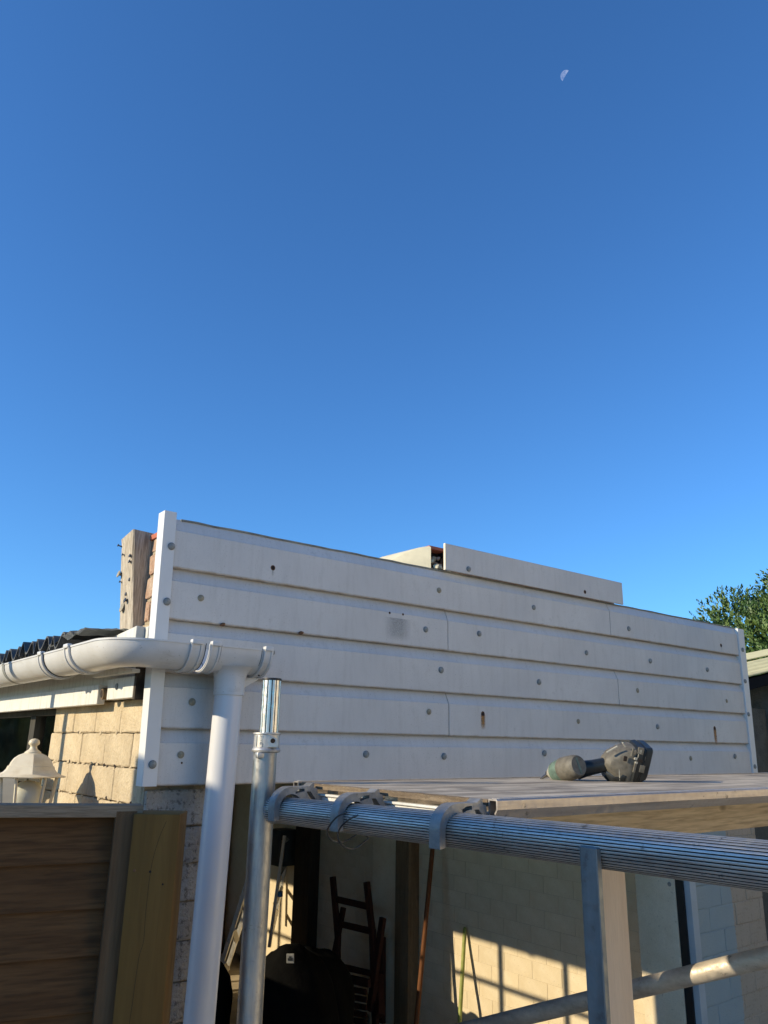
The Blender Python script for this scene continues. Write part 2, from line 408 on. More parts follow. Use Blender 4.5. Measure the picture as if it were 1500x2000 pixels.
# --- cladding boards
def board_mesh(L, h=.15, first=False):
    bm = bm_new()
    prof = [(.0185, 0), (.0178, -.002), (.0030, -.0350), (.0008, -.0375), (0, -.0392), (0, -.145), (.0012, -.1482), (.004, -.1495), (.0170, -.1497), (.024, -.1497), (.024, 0)]
    A = [bm.verts.new((0, y, z)) for y, z in prof]; B = [bm.verts.new((L, y, z)) for y, z in prof]
    n = len(prof); bm.faces.new(A); bm.faces.new(B[::-1])
    for i in range(n): bm.faces.new((A[i], B[i], B[(i+1) % n], A[(i+1) % n]))
    return finish(bm, 'cladding_board', 10)
YF = 2.095                      # front face of the flats
ROWZ = [2.577-.1496*i for i in range(5)]
BX0, BX1 = .845, 4.040
joints = [2.917, 1.930, 2.945, 1.932, 2.952]
boards = []
for i, zt in enumerate(ROWZ):
    for a, b in ((BX0, joints[i]-.0016), (joints[i]+.0016, BX1)):
        dz = random.uniform(-.0008, .0008)
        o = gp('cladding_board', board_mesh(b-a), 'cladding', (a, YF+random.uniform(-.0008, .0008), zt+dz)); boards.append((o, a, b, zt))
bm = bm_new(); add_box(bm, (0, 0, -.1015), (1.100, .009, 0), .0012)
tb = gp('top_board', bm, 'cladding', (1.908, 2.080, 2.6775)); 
bm = bm_new(); add_box(bm, (-.0026, -.0006, -.1015), (-.0002, .0096, .0004)); gp('lit_board_end', bm, 'lantern_cream', (1.908, 2.080, 2.6775))  # cream strip painting in the sunlit left edge of the top board
boards.append((tb, 1.908, 3.008, 2.6775))
# trims (slightly out of plumb)
def trim(name, p):
    bm = bm_new(); (x0, x1, X0, X1, y0, y1, z0, z1) = p
    lo = [(x0, y0), (x1, y0), (x1, y0+.004), (x0+.0025, y0+.004), (x0+.0025, y1), (x0, y1)]
    hi = [(X0, y0), (X1, y0), (X1, y0+.004), (X0+.0025, y0+.004), (X0+.0025, y1), (X0, y1)]
    add_loft(bm, [[(x, y, z0) for x, y in lo], [(x, y, z1) for x, y in hi]])
    bmesh.ops.bevel(bm, geom=bm.edges[:], offset=.0006, segments=1, affect='EDGES')
    return gp(name, bm, 'trim_white', smooth=30)
T1 = trim('corner_trim', (.824, .864, .8085, .846, 2.087, 2.132, 1.829, 2.590))
T2 = trim('corner_trim', (4.020, 4.066, 4.030, 4.092, 2.087, 2.14, 1.829, 2.572))
# fasteners: dome caps
def unpx(px, py, plane_y):
    d = F+R2*((px-750)/1500)-U2*((py-1000)/1500); t = (plane_y-EYE.y)/d.y; return EYE+d*t
bm = bm_new()
add_lathe(bm, [(.0118, 0), (.0120, .0015), (.0112, .0035), (.0088, .0056), (.0048, .0068), (.0028, .0070), (.0024, .0082), (.0001, .0086)], 14, axis=(0, -1, 0))
capme = finish(bm, 'cap', 50); capme.materials.append(M['cap_grey'])
bm = bm_new(); add_lathe(bm, [(.0110, 0), (.0108, .0020), (.0084, .0034), (.0034, .0045), (.0030, .0062), (.0001, .0066)], 12, axis=(0, -1, 0))
capme2 = finish(bm, 'cap', 50); capme2.materials.append(M['cap_tan'])
def board_at(x, z):
    for o, a, b, zt in boards[::-1]:
        h = .1015 if o is tb else .1496
        if a-.01 <= x <= b+.01 and zt-h <= z <= zt: return o
    return boards[0][0]
caps = [(909.5, 1112.6), (857, 1153), (1042, 1186.5), (1227.5, 1228), (831, 1229.4), (935.6, 1237.6), (1145, 1275), (1269.7, 1291),
        (861, 1308.6), (1052.4, 1332), (1245, 1348.5), (1381, 1308), (1419, 1369), (1283.7, 1419.4), (1348.8, 1481), (1434.9, 1477),
        (1257, 1479), (714.7, 1473), (867, 1477), (1063, 1471), (837.6, 1390), (1129, 1409), (392, 1168), (375, 1371), (353, 1474), (530.5, 1274)]
for px, py in caps:
    p = unpx(px, py, YF); ob = board_at(p.x, p.z)
    yy = 2.080 if ob is tb else YF
    tan = (px, py) in ((837.6, 1390), (1257, 1479), (1348.8, 1481))
    tan = tan or random.random() < .2
    c = obj('fixing_cap', capme2 if tan else capme, None, ob, Vector((p.x, yy-.0004, p.z)) - (ob.location+GO))
    c.rotation_euler = (R(random.uniform(-5, 5)), random.uniform(0, 6), R(random.uniform(-6, 6))); c.scale = [random.uniform(.88, 1.05)]*3
for px, py, T in ((334.7, 1067, T1), (326, 1175, T1), (297.7, 1493, T1), (1450, 1269, T2), (1455, 1330.5, T2), (1461.5, 1395, T2), (1474, 1497, T2)):
    p = unpx(px, py, 2.087); c = obj('fixing_cap', capme, None, T, Vector((p.x, 2.0866, p.z)))
    c.scale = [.95]*3
# empty screw holes with stains
def hole(px, py, r=.006, st=None, sl_=.05, sw=.012):
    p = unpx(px, py, YF); ob = board_at(p.x, p.z); yy = 2.080 if ob is tb else YF
    bm = bm_new(); add_lathe(bm, [(r*1.45, 0), (r*1.3, .0008), (r, .0010)], 12, axis=(0, -1, 0))
    h = obj('screw_hole', bm, 'rust_rim', ob, Vector((p.x, yy-.0003, p.z))-(ob.location+GO), smooth=40)
    bm = bm_new(); add_lathe(bm, [(r, .0009), (r*.95, .0014), (.001, .0014)], 12, axis=(0, -1, 0))
    bm.verts.ensure_lookup_table()
    obj('screw_hole', bm, 'hole_dark', ob, h.location)
    if st:
        bm = bm_new(); add_box(bm, (-sw/2, -.0006, -sl_), (sw/2, -.0002, -.002))
        obj('stain', bm, st, ob, Vector((p.x, yy-.0003, p.z))-(ob.location+GO))
hole(533, 1109, .0062, 'stain_green', .028, .008); hole(1137, 1157, .006); hole(1408, 1260.5, .007, 'stain_green', .03, .008)
hole(1395.7, 1422.7, .008, 'stain_rust', .078, .030); hole(943, 1394.4, .007, 'stain_rust', .056, .026)
hole(761, 1197, .003); hole(787, 1200, .003); hole(355, 1490, .002)
p0 = unpx(751, 1202, YF); p1 = unpx(803, 1255, YF)
bm = bm_new(); add_box(bm, (p0.x, YF-.0012, p1.z), (p1.x, YF-.0009, p0.z-.004)); gp('stain', bm, 'stain_grey')
# snails / old mastic blobs on the joints
for px, py, sc_ in ((435, 1220, 1.0), (588, 1236, 1.0)):
    p = unpx(px, py, 2.09); bm = bm_new(); bmesh.ops.create_icosphere(bm, subdivisions=2, radius=.006)
    for v in bm.verts: v.co = Vector((v.co.x*1.5+v.co.z*.5, v.co.y*.9, v.co.z))*random.uniform(.9, 1.12)
    gp('mastic_blob', bm, 'rust_rim', p, smooth=50)

# --- bricks
def brick_mesh(w_, d_, h_, rough):
    bm = bm_new(); vs = add_box(bm, (0, 0, 0), (w_, d_, h_))
    L_ = 0 if w_ > d_ else 1
    if rough > .9:
        for k in range(1, 4):
            co = [0, 0, 0]; no = [0, 0, 0]; co[L_] = max(w_, d_)*k/4; no[L_] = 1
            bmesh.ops.bisect_plane(bm, geom=bm.verts[:]+bm.edges[:]+bm.faces[:], plane_co=co, plane_no=no)
    es = [e for e in bm.edges if len(e.link_faces) == 2 and e.calc_face_angle(0) > .5]
    bmesh.ops.bevel(bm, geom=es, offset=.0028 if rough > .9 else .002, segments=1, affect='EDGES')
    for v in bm.verts: v.co += Vector((random.uniform(-1, 1), random.uniform(-1, 1), random.uniform(-1, 1)))*(.0010 if rough > .9 else .0016)*rough
    return finish(bm, 'brick')
def wall(name, axis, face, sgn, a0, a1, z0, z1, thick, mat, mort, W=.2225, H=.0935, pitch_w=.225, pitch_h=.0957, rough=1, zoff=0, parent=G, mort_in=.004, label=None, matf=None):
    """wall body of mortar with single bricks on its face. axis 'y': runs along y, face at x; axis 'x': runs along x, face at y. sgn: outward normal sign"""
    bm = bm_new(); f = face-sgn*mort_in; bk = face-sgn*thick
    if axis == 'y': add_box(bm, (min(f, bk), a0, z0), (max(f, bk), a1, z1))
    else: add_box(bm, (a0, min(f, bk), z0), (a1, max(f, bk), z1))
    w_ = gp(name, bm, mort, par=parent)
    if label: w_['label'] = label
    meshes = {}
    zz = z0+zoff; row = 0
    while zz < z1-.01:
        h = min(H, z1-zz-.003); x = a0-(.5*pitch_w if row % 2 else 0)+.002
        while x < a1-.01:
            s0 = max(x, a0+.001); s1 = min(x+W, a1-.001)
            if s1-s0 > .03:
                key = (round(s1-s0, 2), round(h, 2), random.randint(0, 2))
                if key not in meshes:
                    wd = s1-s0
                    meshes[key] = brick_mesh(wd, .03, h, rough) if axis == 'x' else brick_mesh(.03, wd, h, rough)
                me = meshes[key]; jit = random.uniform(-.0015, .0015)*rough
                if axis == 'y': loc = (face+jit - (.03 if sgn > 0 else 0), s0, zz)
                else: loc = (s0, face+jit - (.03 if sgn > 0 else 0), zz)
                b = obj('brick', me, None, w_, Vector(loc)-Vector((0, 0, 0)))
                mm = matf(s0) if matf else mat
                if not me.materials: me.materials.append(M[mm])
                b.material_slots[0].link = 'OBJECT'; b.material_slots[0].material = M[mm]
            x += pitch_w
        zz += pitch_h; row += 1
    w_.location = -GO
    return w_
# outside of the left wall, front part with single bricks (bottom hidden by the fence)
z0 = 1.872-.0957*5
wall('left_wall', 'y', .85, -1, 2.15, 3.08, z0, 2.085, .10, 'brick_cream', 'mortar_crack', mort_in=.012, W=.2215, H=.0925, label='cream painted rough brick wall left of the corner')
for k in range(90):
    bm = bm_new(); bmesh.ops.create_icosphere(bm, subdivisions=1, radius=random.uniform(.003, .009))
    for v in bm.verts: v.co = Vector((v.co.x*.45, v.co.y*random.uniform(.8, 1.6), v.co.z*random.uniform(.5, 1.1)))
    row_ = random.choice((3, 4, 4, 4, 5, 5, 5, 6)); gp('mortar_lump_pit', bm, 'brick_cream' if k % 4 else 'hole_dark', (.8505-(0 if k % 4 else .0), random.uniform(2.17, 3.06), z0+.0957*row_-.002+random.gauss(0, .003)))  # every fourth blob is black, put in for a shaded hole
gbox('lower_wall', (.856, 2.15, 0), (.95, 3.08, z0), 'brick_cream')
gbox('lower_wall', (.856, 3.08, 0), (.95, 5.24, 1.30), 'brick_cream')
gbox('lower_wall', (.856, 5.24, 0), (.95, 7.05, 2.066), 'brick_cream')
gbox('lower_wall', (.856, 7.05, 0), (.95, 7.75, .9), 'brick_cream')
gbox('lower_wall', (.856, 7.75, 0), (.95, 8.6, 2.066), 'brick_cream')
# front pier under the corner of the cladding
wall('front_pier', 'x', 2.128, -1, .852, 1.085, 1.15, 1.828, .10, 'brick_rough', 'mortar', W=.1955, H=.092, pitch_w=.20, rough=2.0, mort_in=.012, label='rough unpainted brick pier below the cladding corner', zoff=-.0)
gbox('lower_wall', (.86, 2.135, 0), (1.08, 2.26, 1.15), 'brick_rough')
# right pier
wall('right_pier', 'x', 2.128, -1, 3.445, 4.05, .30, 1.828, .24, 'pier_paint', 'pier_paint', rough=1.2, mort_in=.003,
     label='brick pier painted blue-grey on its left part and bare beige on its right')
gbox('lower_wall', (3.47, 2.14, 0), (4.05, 2.38, .30), 'brick_beige')
gbox('frame_strip', (3.394, 2.112, 0), (3.442, 2.20, 1.828), 'strip_paint', .002, label='pale blue-grey painted door frame strip')
gbox('shaded_gap', (3.384, 2.140, 0), (3.3925, 2.178, 1.828), 'rubber_gap_black')  # black box put in for the shade of the gap beside the frame
gbox('door_reveal', (3.380, 2.180, 0), (3.3925, 2.385, 1.83), 'brick_inside', .002)
gbox('door_reveal', (3.3935, 2.31, 0), (3.44, 2.385, 1.83), 'brick_inside')
bm = bm_new(); add_lathe(bm, [(.010, 0), (.008, .003), (.001, .004)], 10, axis=(-1, 0, 0)); gp('fixing_cap', bm, 'cap_grey', (3.3797, 2.205, 1.36))
# inside right wall
wall('inner_wall', 'y', 3.90, -1, 2.39, 6.10, .05, 1.72, .12, 'brick_inside', 'mortar_inside', rough=.4, mort_in=.0016, label='cream painted brick wall inside the garage')
gbox('inner_wall', (3.901, 6.10, .05), (4.02, 8.6, 2.25), 'brick_inside')
gbox('inner_wall', (3.904, 2.39, 1.72), (4.02, 6.10, 2.25), 'brick_inside')
gbox('inner_wall', (3.47, 2.385, .0), (4.02, 2.389, 1.83), 'brick_inside')
gbox('back_wall', (.95, 8.5, 0), (3.9, 8.6, 2.3), 'brick_inside')
gbox('garage_floor', (.86, 2.36, -.1), (4.0, 8.6, .006), 'interior_floor')
gbox('wall_pier', (3.82, 4.705, 0), (3.898, 5.00, 2.2), 'brick_inside', .004)
gbox('stud', (3.80, 4.552, 0), (3.898, 4.700, 2.2), 'wood_stud', .003)
gbox('stud', (3.80, 5.83, 0), (3.898, 6.07, 2.2), 'wood_stud_dark', .003)
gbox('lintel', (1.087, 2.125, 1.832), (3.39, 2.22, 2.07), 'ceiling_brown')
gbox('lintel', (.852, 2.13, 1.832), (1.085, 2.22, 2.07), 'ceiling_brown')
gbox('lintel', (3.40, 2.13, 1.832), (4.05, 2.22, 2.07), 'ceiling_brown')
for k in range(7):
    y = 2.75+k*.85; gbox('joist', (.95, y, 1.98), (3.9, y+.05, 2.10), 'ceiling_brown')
# parapet behind the cladding
wall('parapet', 'y', .8740, -1, 2.118, 2.34, 2.075, 2.565, .20, 'brick_red', 'mortar', W=.105, H=.062, pitch_w=.115, pitch_h=.074, rough=2.6, mort_in=.005, matf=lambda y: random.choice(('brick_red', 'brick_cream', 'brick_rough')), label='crumbling red brick parapet end')
gbox('parapet', (1.07, 2.122, 2.08), (4.03, 2.30, 2.560), 'mortar')
bm = bm_new(); add_box(bm, (-.055, -.10, -.008), (.055, .10, .008), .002, Matrix.Rotation(R(-4), 4, 'Y')); gp('ridge_tile', bm, 'tile_red', (.925, 2.25, 2.572))
bm = bm_new(); add_box(bm, (-.02, -.03, -.006), (.06, .03, .006), .001); gp('mortar_bed', bm, 'mortar', (.895, 2.15, 2.571))
# hump of cement, tile and broken brick behind the top board
bm = bm_new(); secs = []
for i in range(12):
    t = i/11; x = 1.752+t*.130; zt = 2.600+.074*math.sin(min(1, t)*math.pi/2)**1.1
    yf = 2.29-.155*t; secs.append([(x, yf, 2.55), (x, yf, zt-.006), (x, yf+.006, zt-.001), (x, yf+.016, zt), (x, 2.39, zt+.004), (x, 2.40, 2.55)])
add_loft(bm, secs); gp('cement_fillet', bm, 'cement_cream', smooth=50)
gbox('ridge_tile', (1.888, 2.150, 2.667), (1.975, 2.30, 2.680), 'tile_red', .003)
gbox('dark_void', (1.884, 2.20, 2.56), (1.99, 2.33, 2.668), 'void_black')  # black boxes put in for the dark void under the tile
gbox('dark_void', (1.976, 2.13, 2.650), (1.990, 2.33, 2.682), 'void_black')
for k in range(26):
    bm = bm_new(); bmesh.ops.create_icosphere(bm, subdivisions=1, radius=random.uniform(.008, .015))
    for v in bm.verts: v.co *= random.uniform(.7, 1.25)
    gp('brick_lump', bm, 'brick_red' if k % 3 else 'cement_cream', (random.uniform(1.900, 1.995), random.uniform(2.13, 2.20), random.uniform(2.575, 2.640)))
gbox('parapet', (1.99, 2.125, 2.562), (3.0, 2.30, 2.655), 'brick_red')
# lead strip on the parapet top
bm = bm_new(); secs = []
for i in range(60):
    x = .87+i*(4.03-.87)/59; dz = random.uniform(-.0012, .0012)
    secs.append([(x, 2.108, 2.574+dz), (x, 2.108, 2.579+dz), (x, 2.20, 2.580+dz), (x, 2.20, 2.572)])
add_loft(bm, secs); gp('lead_strip', bm, 'lead_grey', smooth=40)

# --- weathered post with old nails
lean = [(.844, .917, 2.350, 2.452, 2.262), (.814, .887, 2.350, 2.452, 2.590)]
bm = bm_new(); secs = []
for i in range(9):
    t = i/8; x0, x1, y0, y1, zz = [a+(b-a)*t for a, b in zip(*lean)]
    j = lambda: random.uniform(-.0012, .0012)
    tz = (.012 if i == 8 else 0)
    ring = [(x0+.004+j(), y0+j(), zz-tz*.1), (x1+j(), y0+j(), zz-tz*.4), (x1+j(), y1+j(), zz-tz), (x0+j(), y1+j(), zz-tz*1.4), (x0+j(), y0+.004+j(), zz-tz*.2)]
    secs.append([(a-.86, b-2.40, c-2.262) for a, b, c in ring])
add_loft(bm, secs); PO = gp('wooden_post', bm, 'wood_weathered', (.86, 2.40, 2.262), smooth=35, label='short weathered timber post full of old nails')
for (px, py, ln, r, bent) in ((238, 1068, .016, .0022, 1), (244, 1084, .010, .002, 0), (257, 1088, .009, .003, 1), (257, 1099, .010, .0028, 1), (237, 1122, .012, .0055, 0),
                        (238, 1137, .010, .0018, 0), (250, 1173, .012, .004, 0), (242, 1187, .008, .0075, 0), (254, 1132, .003, .003, 0), (248, 1160, .003, .003, 0)):
    d = F+R2*((px-750)/1500)-U2*((py-1000)/1500)
    zt = (EYE+d*(.83/d.x)).z; xf = .846-.03*(zt-2.262)/.328
    p = EYE+d*(xf/d.x)
    bm = bm_new(); q = Vector((0, 0, 0)); e = Vector((-ln*.75, random.uniform(-.003, .003), .003*bent))
    add_tube(bm, [q+Vector((.004, 0, 0)), e*.6, e], r*1.0, 7); add_tube(bm, [e, e+Vector((-.002, 0, .0005))], r*2.1, 9)
    obj('nail', bm, 'wire_steel' if r < .005 else 'cap_tan', PO, p-Vector((.86, 2.40, 2.262)), smooth=40)

# --- fascia, soffit, roof
def ybox(name, pts, y0, y1, mat, **k):
    bm = bm_new(); add_prism(bm, [(x-.82, z-2.1) for x, z in pts], y0-2.15, y1-2.15, 1, .0015); return gp(name, bm, mat, (.82, 2.15, 2.1), smooth=30, **k)
ybox('fascia_board', [(.826, 2.066), (.848, 2.066), (.848, 2.262), (.826, 2.262)], 2.166, 8.6, 'fascia_white')
ybox('fascia_strip', [(.800, 2.050), (.8245, 2.050), (.8245, 2.106), (.800, 2.110)], 2.46, 3.86, 'fascia_white')
ybox('fascia_strip', [(.800, 2.050), (.8245, 2.050), (.8245, 2.106), (.800, 2.110)], 3.868, 8.6, 'fascia_white')
ybox('fascia_strip', [(.800, 2.060), (.8245, 2.060), (.8245, 2.116), (.800, 2.120)], 2.165, 2.375, 'fascia_white')
bm = bm_new(); add_lathe(bm, [(.0095, 0), (.009, .003), (.004, .005), (.0005, .0055)], 10, axis=(-1, 0, 0)); gp('fixing_cap', bm, 'cap_grey', (.800, 2.295, 2.096), smooth=50)
bm = bm_new(); add_tube(bm, [(0, 0, 0), (-.035, .003, -.002)], [.017, .018], 12, caps=True); gp('overflow_pipe', bm, 'wood_stud', (.835, 2.418, 2.082), smooth=50)
bm = bm_new(); add_tube(bm, [(-.0355, .003, -.002), (-.0362, .003, -.002)], .012, 12); gp('overflow_pipe', bm, 'hole_dark', (.835, 2.418, 2.082))
gbox('timber_block', (.801, 2.1495, 2.055), (.847, 2.1645, 2.188), 'wood_stud_dark')
# white upstand beside the post
bm = bm_new(); add_prism(bm, [(2.19, 2.19), (2.50, 2.19), (2.50, 2.228), (2.33, 2.252), (2.19, 2.263)], .800, .8255, 0, .001); gp('upstand', bm, 'fascia_white')
gbox('timber_block', (.828, 2.19, 2.19), (.866, 2.30, 2.258), 'wood_weathered', .002)
for k, (a, b, c) in enumerate(((.83, 2.40, 2.255), (.84, 2.455, 2.25), (.82, 2.48, 2.243))):
    gbox('timber_wedge', (a, b, c-.03), (a+.03, b+.03, c+.008-.004*k), 'wood_weathered', .003)
def corrugated(name, x0, x1, y0, y1, z0, slope, amp, pitch, mat, th=.006, jit=0, n=10):
    bm = bm_new(); ny = int((y1-y0)/pitch*n); nx = 4
    T, B = [], []
    for j in range(ny+1):
        y = y0+(y1-y0)*j/ny; zz = z0+amp*math.sin(2*math.pi*(y-y0)/pitch)+jit*math.sin(y*9.1)*.5+jit*math.sin(y*23.7)*.5
        T.append([bm.verts.new((x0+(x1-x0)*i/nx+(jit*.6*math.sin(y*31) if i == 0 else 0), y, zz+slope*(x1-x0)*i/nx)) for i in range(nx+1)])
        B.append([bm.verts.new(v.co-Vector((0, 0, th))) for v in T[-1]])
    for j in range(ny):
        for i in range(nx):
            bm.faces.new((T[j][i], T[j][i+1], T[j+1][i+1], T[j+1][i])); bm.faces.new((B[j][i], B[j+1][i], B[j+1][i+1], B[j][i+1]))
        bm.faces.new((T[j][0], T[j+1][0], B[j+1][0], B[j][0]))
    return gp(name, bm, mat, smooth=60)
corrugated('roof_sheet', .690, 4.02, 2.50, 5.6, 2.250, .015, .021, .0930, 'roof_sheet', jit=.007)
corrugated('roof_sheet', .705, 4.02, 2.545, 8.6, 2.228, .015, .016, .0762, 'roof_sheet', jit=.004)
# crumpled lead at the roof corner
bm = bm_new(); nx, ny = 8, 22; g = []
for j in range(ny+1):
    row = []
    for i in range(nx+1):
        y = 2.36+j*.30/ny; x = .69+i*.16/nx
        zz = 2.262+.010*math.sin(j*.55+1)-.0035*max(0, 3-j)-.012*(j/ny)**3+random.uniform(-.0035, .0035)-(.016 if i == 0 else 0)+.01*(i/nx)
        row.append(bm.verts.new((x+random.uniform(-.003, .003), y, zz)))
    g.append(row)
for j in range(ny):
    for i in range(nx): bm.faces.new((g[j][i], g[j][i+1], g[j+1][i+1], g[j+1][i]))
bmesh.ops.solidify(bm, geom=bm.faces[:], thickness=.003)
gp('lead_flashing', bm, 'lead_grey', smooth=25)
# roof deck that keeps the inside dark
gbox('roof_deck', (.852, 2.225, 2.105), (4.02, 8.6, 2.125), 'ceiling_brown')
gbox('side_wall', (4.021, 2.39, 0), (4.05, 8.6, 2.2), 'brick_beige')

# --- windows in the left wall
def window(y0, y1, z0, z1, mull, trans):
    bm = bm_new(); x0, x1 = .872, .925
    for a, b, c, d in ((y0, y1, z1-.03, z1), (y0, y1, z0, z0+.04), (y0, y0+.03, z0+.04, z1-.03), (y1-.035, y1, z0+.04, z1-.03)): add_box(bm, (x0, a, c), (x1, b, d), .002)
    w_ = gp('window', bm, 'wood_window')
    for m_, wd in mull:
        bm = bm_new(); add_box(bm, (x0+.004, m_-wd/2, z0+.04), (x1-.004, m_+wd/2, z1-.03), .002); obj('mullion', bm, 'wood_window', w_)
    xs = [y0+.03]+[m_ for m_, _ in mull]+[y1-.035]
    bm = bm_new()
    for a, b in zip(xs, xs[1:]): add_box(bm, (x0+.010, a+.02, trans-.009), (x1-.010, b-.02, trans+.009))
    obj('transom', bm, 'wood_window', w_)
    for a, b in zip(xs, xs[1:]):
        bm = bm_new(); add_box(bm, (.897, a+.003, z0+.04), (.901, b-.003, z1-.03)); obj('pane', bm, 'window_glass', w_)
    return w_
window(3.10, 5.235, 1.30, 2.062, ((3.46, .075), (4.24, .03), (4.75, .03)), 1.785)
window(7.055, 7.745, .9, 2.062, ((7.4, .03),), 1.60)
# --- gutter along the left wall, round the corner, to the downpipe
Rg = .0645
def sweep(bm, path, prof, close=True):
    """path: list of (point, outward normal in plan); profile in (outward, z)"""
    rings = []
    for p, nrm in path:
        rings.append([bm.verts.new((p[0]+nrm[0]*a, p[1]+nrm[1]*a, p[2]+b)) for a, b in prof])
    n = len(prof)
    for a, b in zip(rings, rings[1:]):
        for k in range(n): bm.faces.new((a[k], a[(k+1) % n], b[(k+1) % n], b[k]))
    bm.faces.new(rings[0][::-1]); bm.faces.new(rings[-1])
def half(r, th=.0028, lip=.004, a0=0, a1=180, n=18, drop=.005):
    o = [(r*math.cos(R(-a)), r*math.sin(R(-a))-drop) for a in [a0+(a1-a0)*i/n for i in range(n+1)]]
    i_ = [((r-th)*math.cos(R(-a)), (r-th)*math.sin(R(-a))-drop) for a in [a1+(a0-a1)*i/n for i in range(n+1)]]
    if a0 == 0: return [(r+.0022, 0), (r+.0022, -drop)]+o+[(-r, 0), (-r+th, 0)]+i_+[(r-th, 0)]
    return o+i_
ZG = 2.2015; XG = .7175; YG = 2.0225
def gpath(y_from, x_to, zf=lambda t: ZG):
    P = []
    for i in range(7): P.append(((XG, y_from+(YG+.070-y_from)*i/6, ZG+.0), (-1, 0)))
    for i in range(1, 12):
        a = 180+90*i/12; c = (XG+.070, YG+.070)
        P.append(((c[0]+.070*math.cos(R(a)), c[1]+.070*math.sin(R(a)), ZG), (math.cos(R(a)), math.sin(R(a)))))
    for i in range(5): P.append(((XG+.070+(x_to-XG-.070)*i/4, YG, ZG), (0, -1)))
    return P
GU = None
bm = bm_new(); sweep(bm, gpath(2.36, .911), half(Rg)); GU = gp('gutter', bm, 'gutter_white', smooth=40, label='white half-round gutter turning the corner towards the downpipe')
bm = bm_new(); sweep(bm, [((XG, 8.6, ZG+.02), (-1, 0)), ((XG, 2.362, ZG+.0), (-1, 0))], half(Rg-.001)); gp('gutter', bm, 'gutter_white', smooth=40)
def collar_y(y, wd, dr=.004, rib=True):
    bm = bm_new()
    for (a, b, r_) in ((y, y+wd, Rg+dr),)+(((y, y+.007, Rg+dr+.003), (y+wd-.007, y+wd, Rg+dr+.003)) if rib else ()):
        sweep(bm, [((XG, a, ZG), (-1, 0)), ((XG, b, ZG), (-1, 0))], half(r_, .003, a0=0, drop=.004))
    add_box(bm, (XG-Rg-.010, y+.002, ZG-.006), (XG-Rg+.004, y+wd-.002, ZG+.006), .002)
    obj('gutter_clip', bm, 'gutter_white', GU, smooth=40)
def collar_x(x, wd, dr=.004, rib=True, mat='gutter_white'):
    bm = bm_new()
    for (a, b, r_) in ((x, x+wd, Rg+dr),)+(((x, x+.006, Rg+dr+.003), (x+wd-.006, x+wd, Rg+dr+.003)) if rib else ()):
        sweep(bm, [((a, YG, ZG), (0, -1)), ((b, YG, ZG), (0, -1))], half(r_, .003, a0=0, drop=.004))
    add_box(bm, (x+.001, YG-Rg-.012, ZG-.005), (x+wd-.001, YG-Rg+.006, ZG+.008), .003)
    obj('gutter_clip', bm, mat, GU, smooth=40)
def gasket(axis, v, r_=Rg+.0016, w_=.0016):
    bm = bm_new()
    if axis == 'y': sweep(bm, [((XG, v, ZG), (-1, 0)), ((XG, v+w_, ZG), (-1, 0))], half(r_, .003, drop=.004))
    else: sweep(bm, [((v, YG, ZG), (0, -1)), ((v+w_, YG, ZG), (0, -1))], half(r_, .003, drop=.004))
    obj('gasket', bm, 'rubber_gap_black', GU)
collar_y(2.289, .045); collar_y(2.565, .043); gasket('y', 2.562)
collar_x(.867, .034, .005); gasket('x', .911)
# running outlet
bm = bm_new(); sweep(bm, [((.923, YG, ZG), (0, -1)), ((1.097, YG, ZG), (0, -1))], half(Rg+.001)); obj('outlet', bm, 'gutter_white', GU, smooth=40)
bm = bm_new(); add_lathe(bm, [(.064, -.055), (.056, -.062), (.049, -.070), (.0455, -.082), (.0435, -.100), (.0432, -.132), (.0398, -.1325), (.0398, -.05)], 32, o=(1.022, YG-.002, ZG+.002)); obj('outlet_spout', bm, 'gutter_white', GU, smooth=35)
collar_x(.925, .030, .004); gasket('x', .957)
gasket('x', 1.084); collar_x(1.090, .028, .006)
bm = bm_new(); add_prism(bm, [(YG+Rg*math.cos(R(-a)), ZG-.004+Rg*math.sin(R(-a))) for a in range(0, 181, 12)], 1.1182, 1.1215, 0); obj('stop_end', bm, 'gutter_white', GU)
# grey plate below the stop end
bm = bm_new(); add_prism(bm, [(1.064, 2.121), (1.113, 2.130), (1.117, 2.121), (1.064, 2.091)], YG+.004, YG+.010, 1, .001); obj('bracket_plate', bm, 'gutter_white', GU)
bm = bm_new(); add_lathe(bm, [(.004, 0), (.0035, .002), (.0005, .0025)], 10, o=(1.102, YG-.024, ZG-.069), axis=(.3, -1, -.5)); obj('screw', bm, 'wire_steel', GU)
bm = bm_new(); sweep(bm, [((XG, 3.07, ZG+.004), (-1, 0)), ((XG, 3.10, ZG+.004), (-1, 0))], half(Rg+.002, .003, drop=.004)); obj('gutter_band', bm, 'cap_grey', GU, smooth=40)
# support boards under the corner
for (a, b, c, d) in (((.66, 2.10, 2.135), (.80, 2.30, 2.118), .030, .010),):
    bm = bm_new(); add_prism(bm, [(2.12, 2.125), (2.45, 2.128), (2.45, 2.170), (2.12, 2.135)], .775, .798, 0, .001); obj('gutter_bracket', bm, 'fascia_white', GU)
GU.location = -GO
# downpipe
bm = bm_new(); x0, x1 = .888, .858
top, bot = Vector((1.022, YG-.002, 2.10)), Vector((.983, YG-.002, .02))
add_tube(bm, [top, bot], .0393, 40); DP = gp('downpipe', bm, 'pipe_white', smooth=40)
DP['label'] = 'round white plastic downpipe in front of the cladding corner'

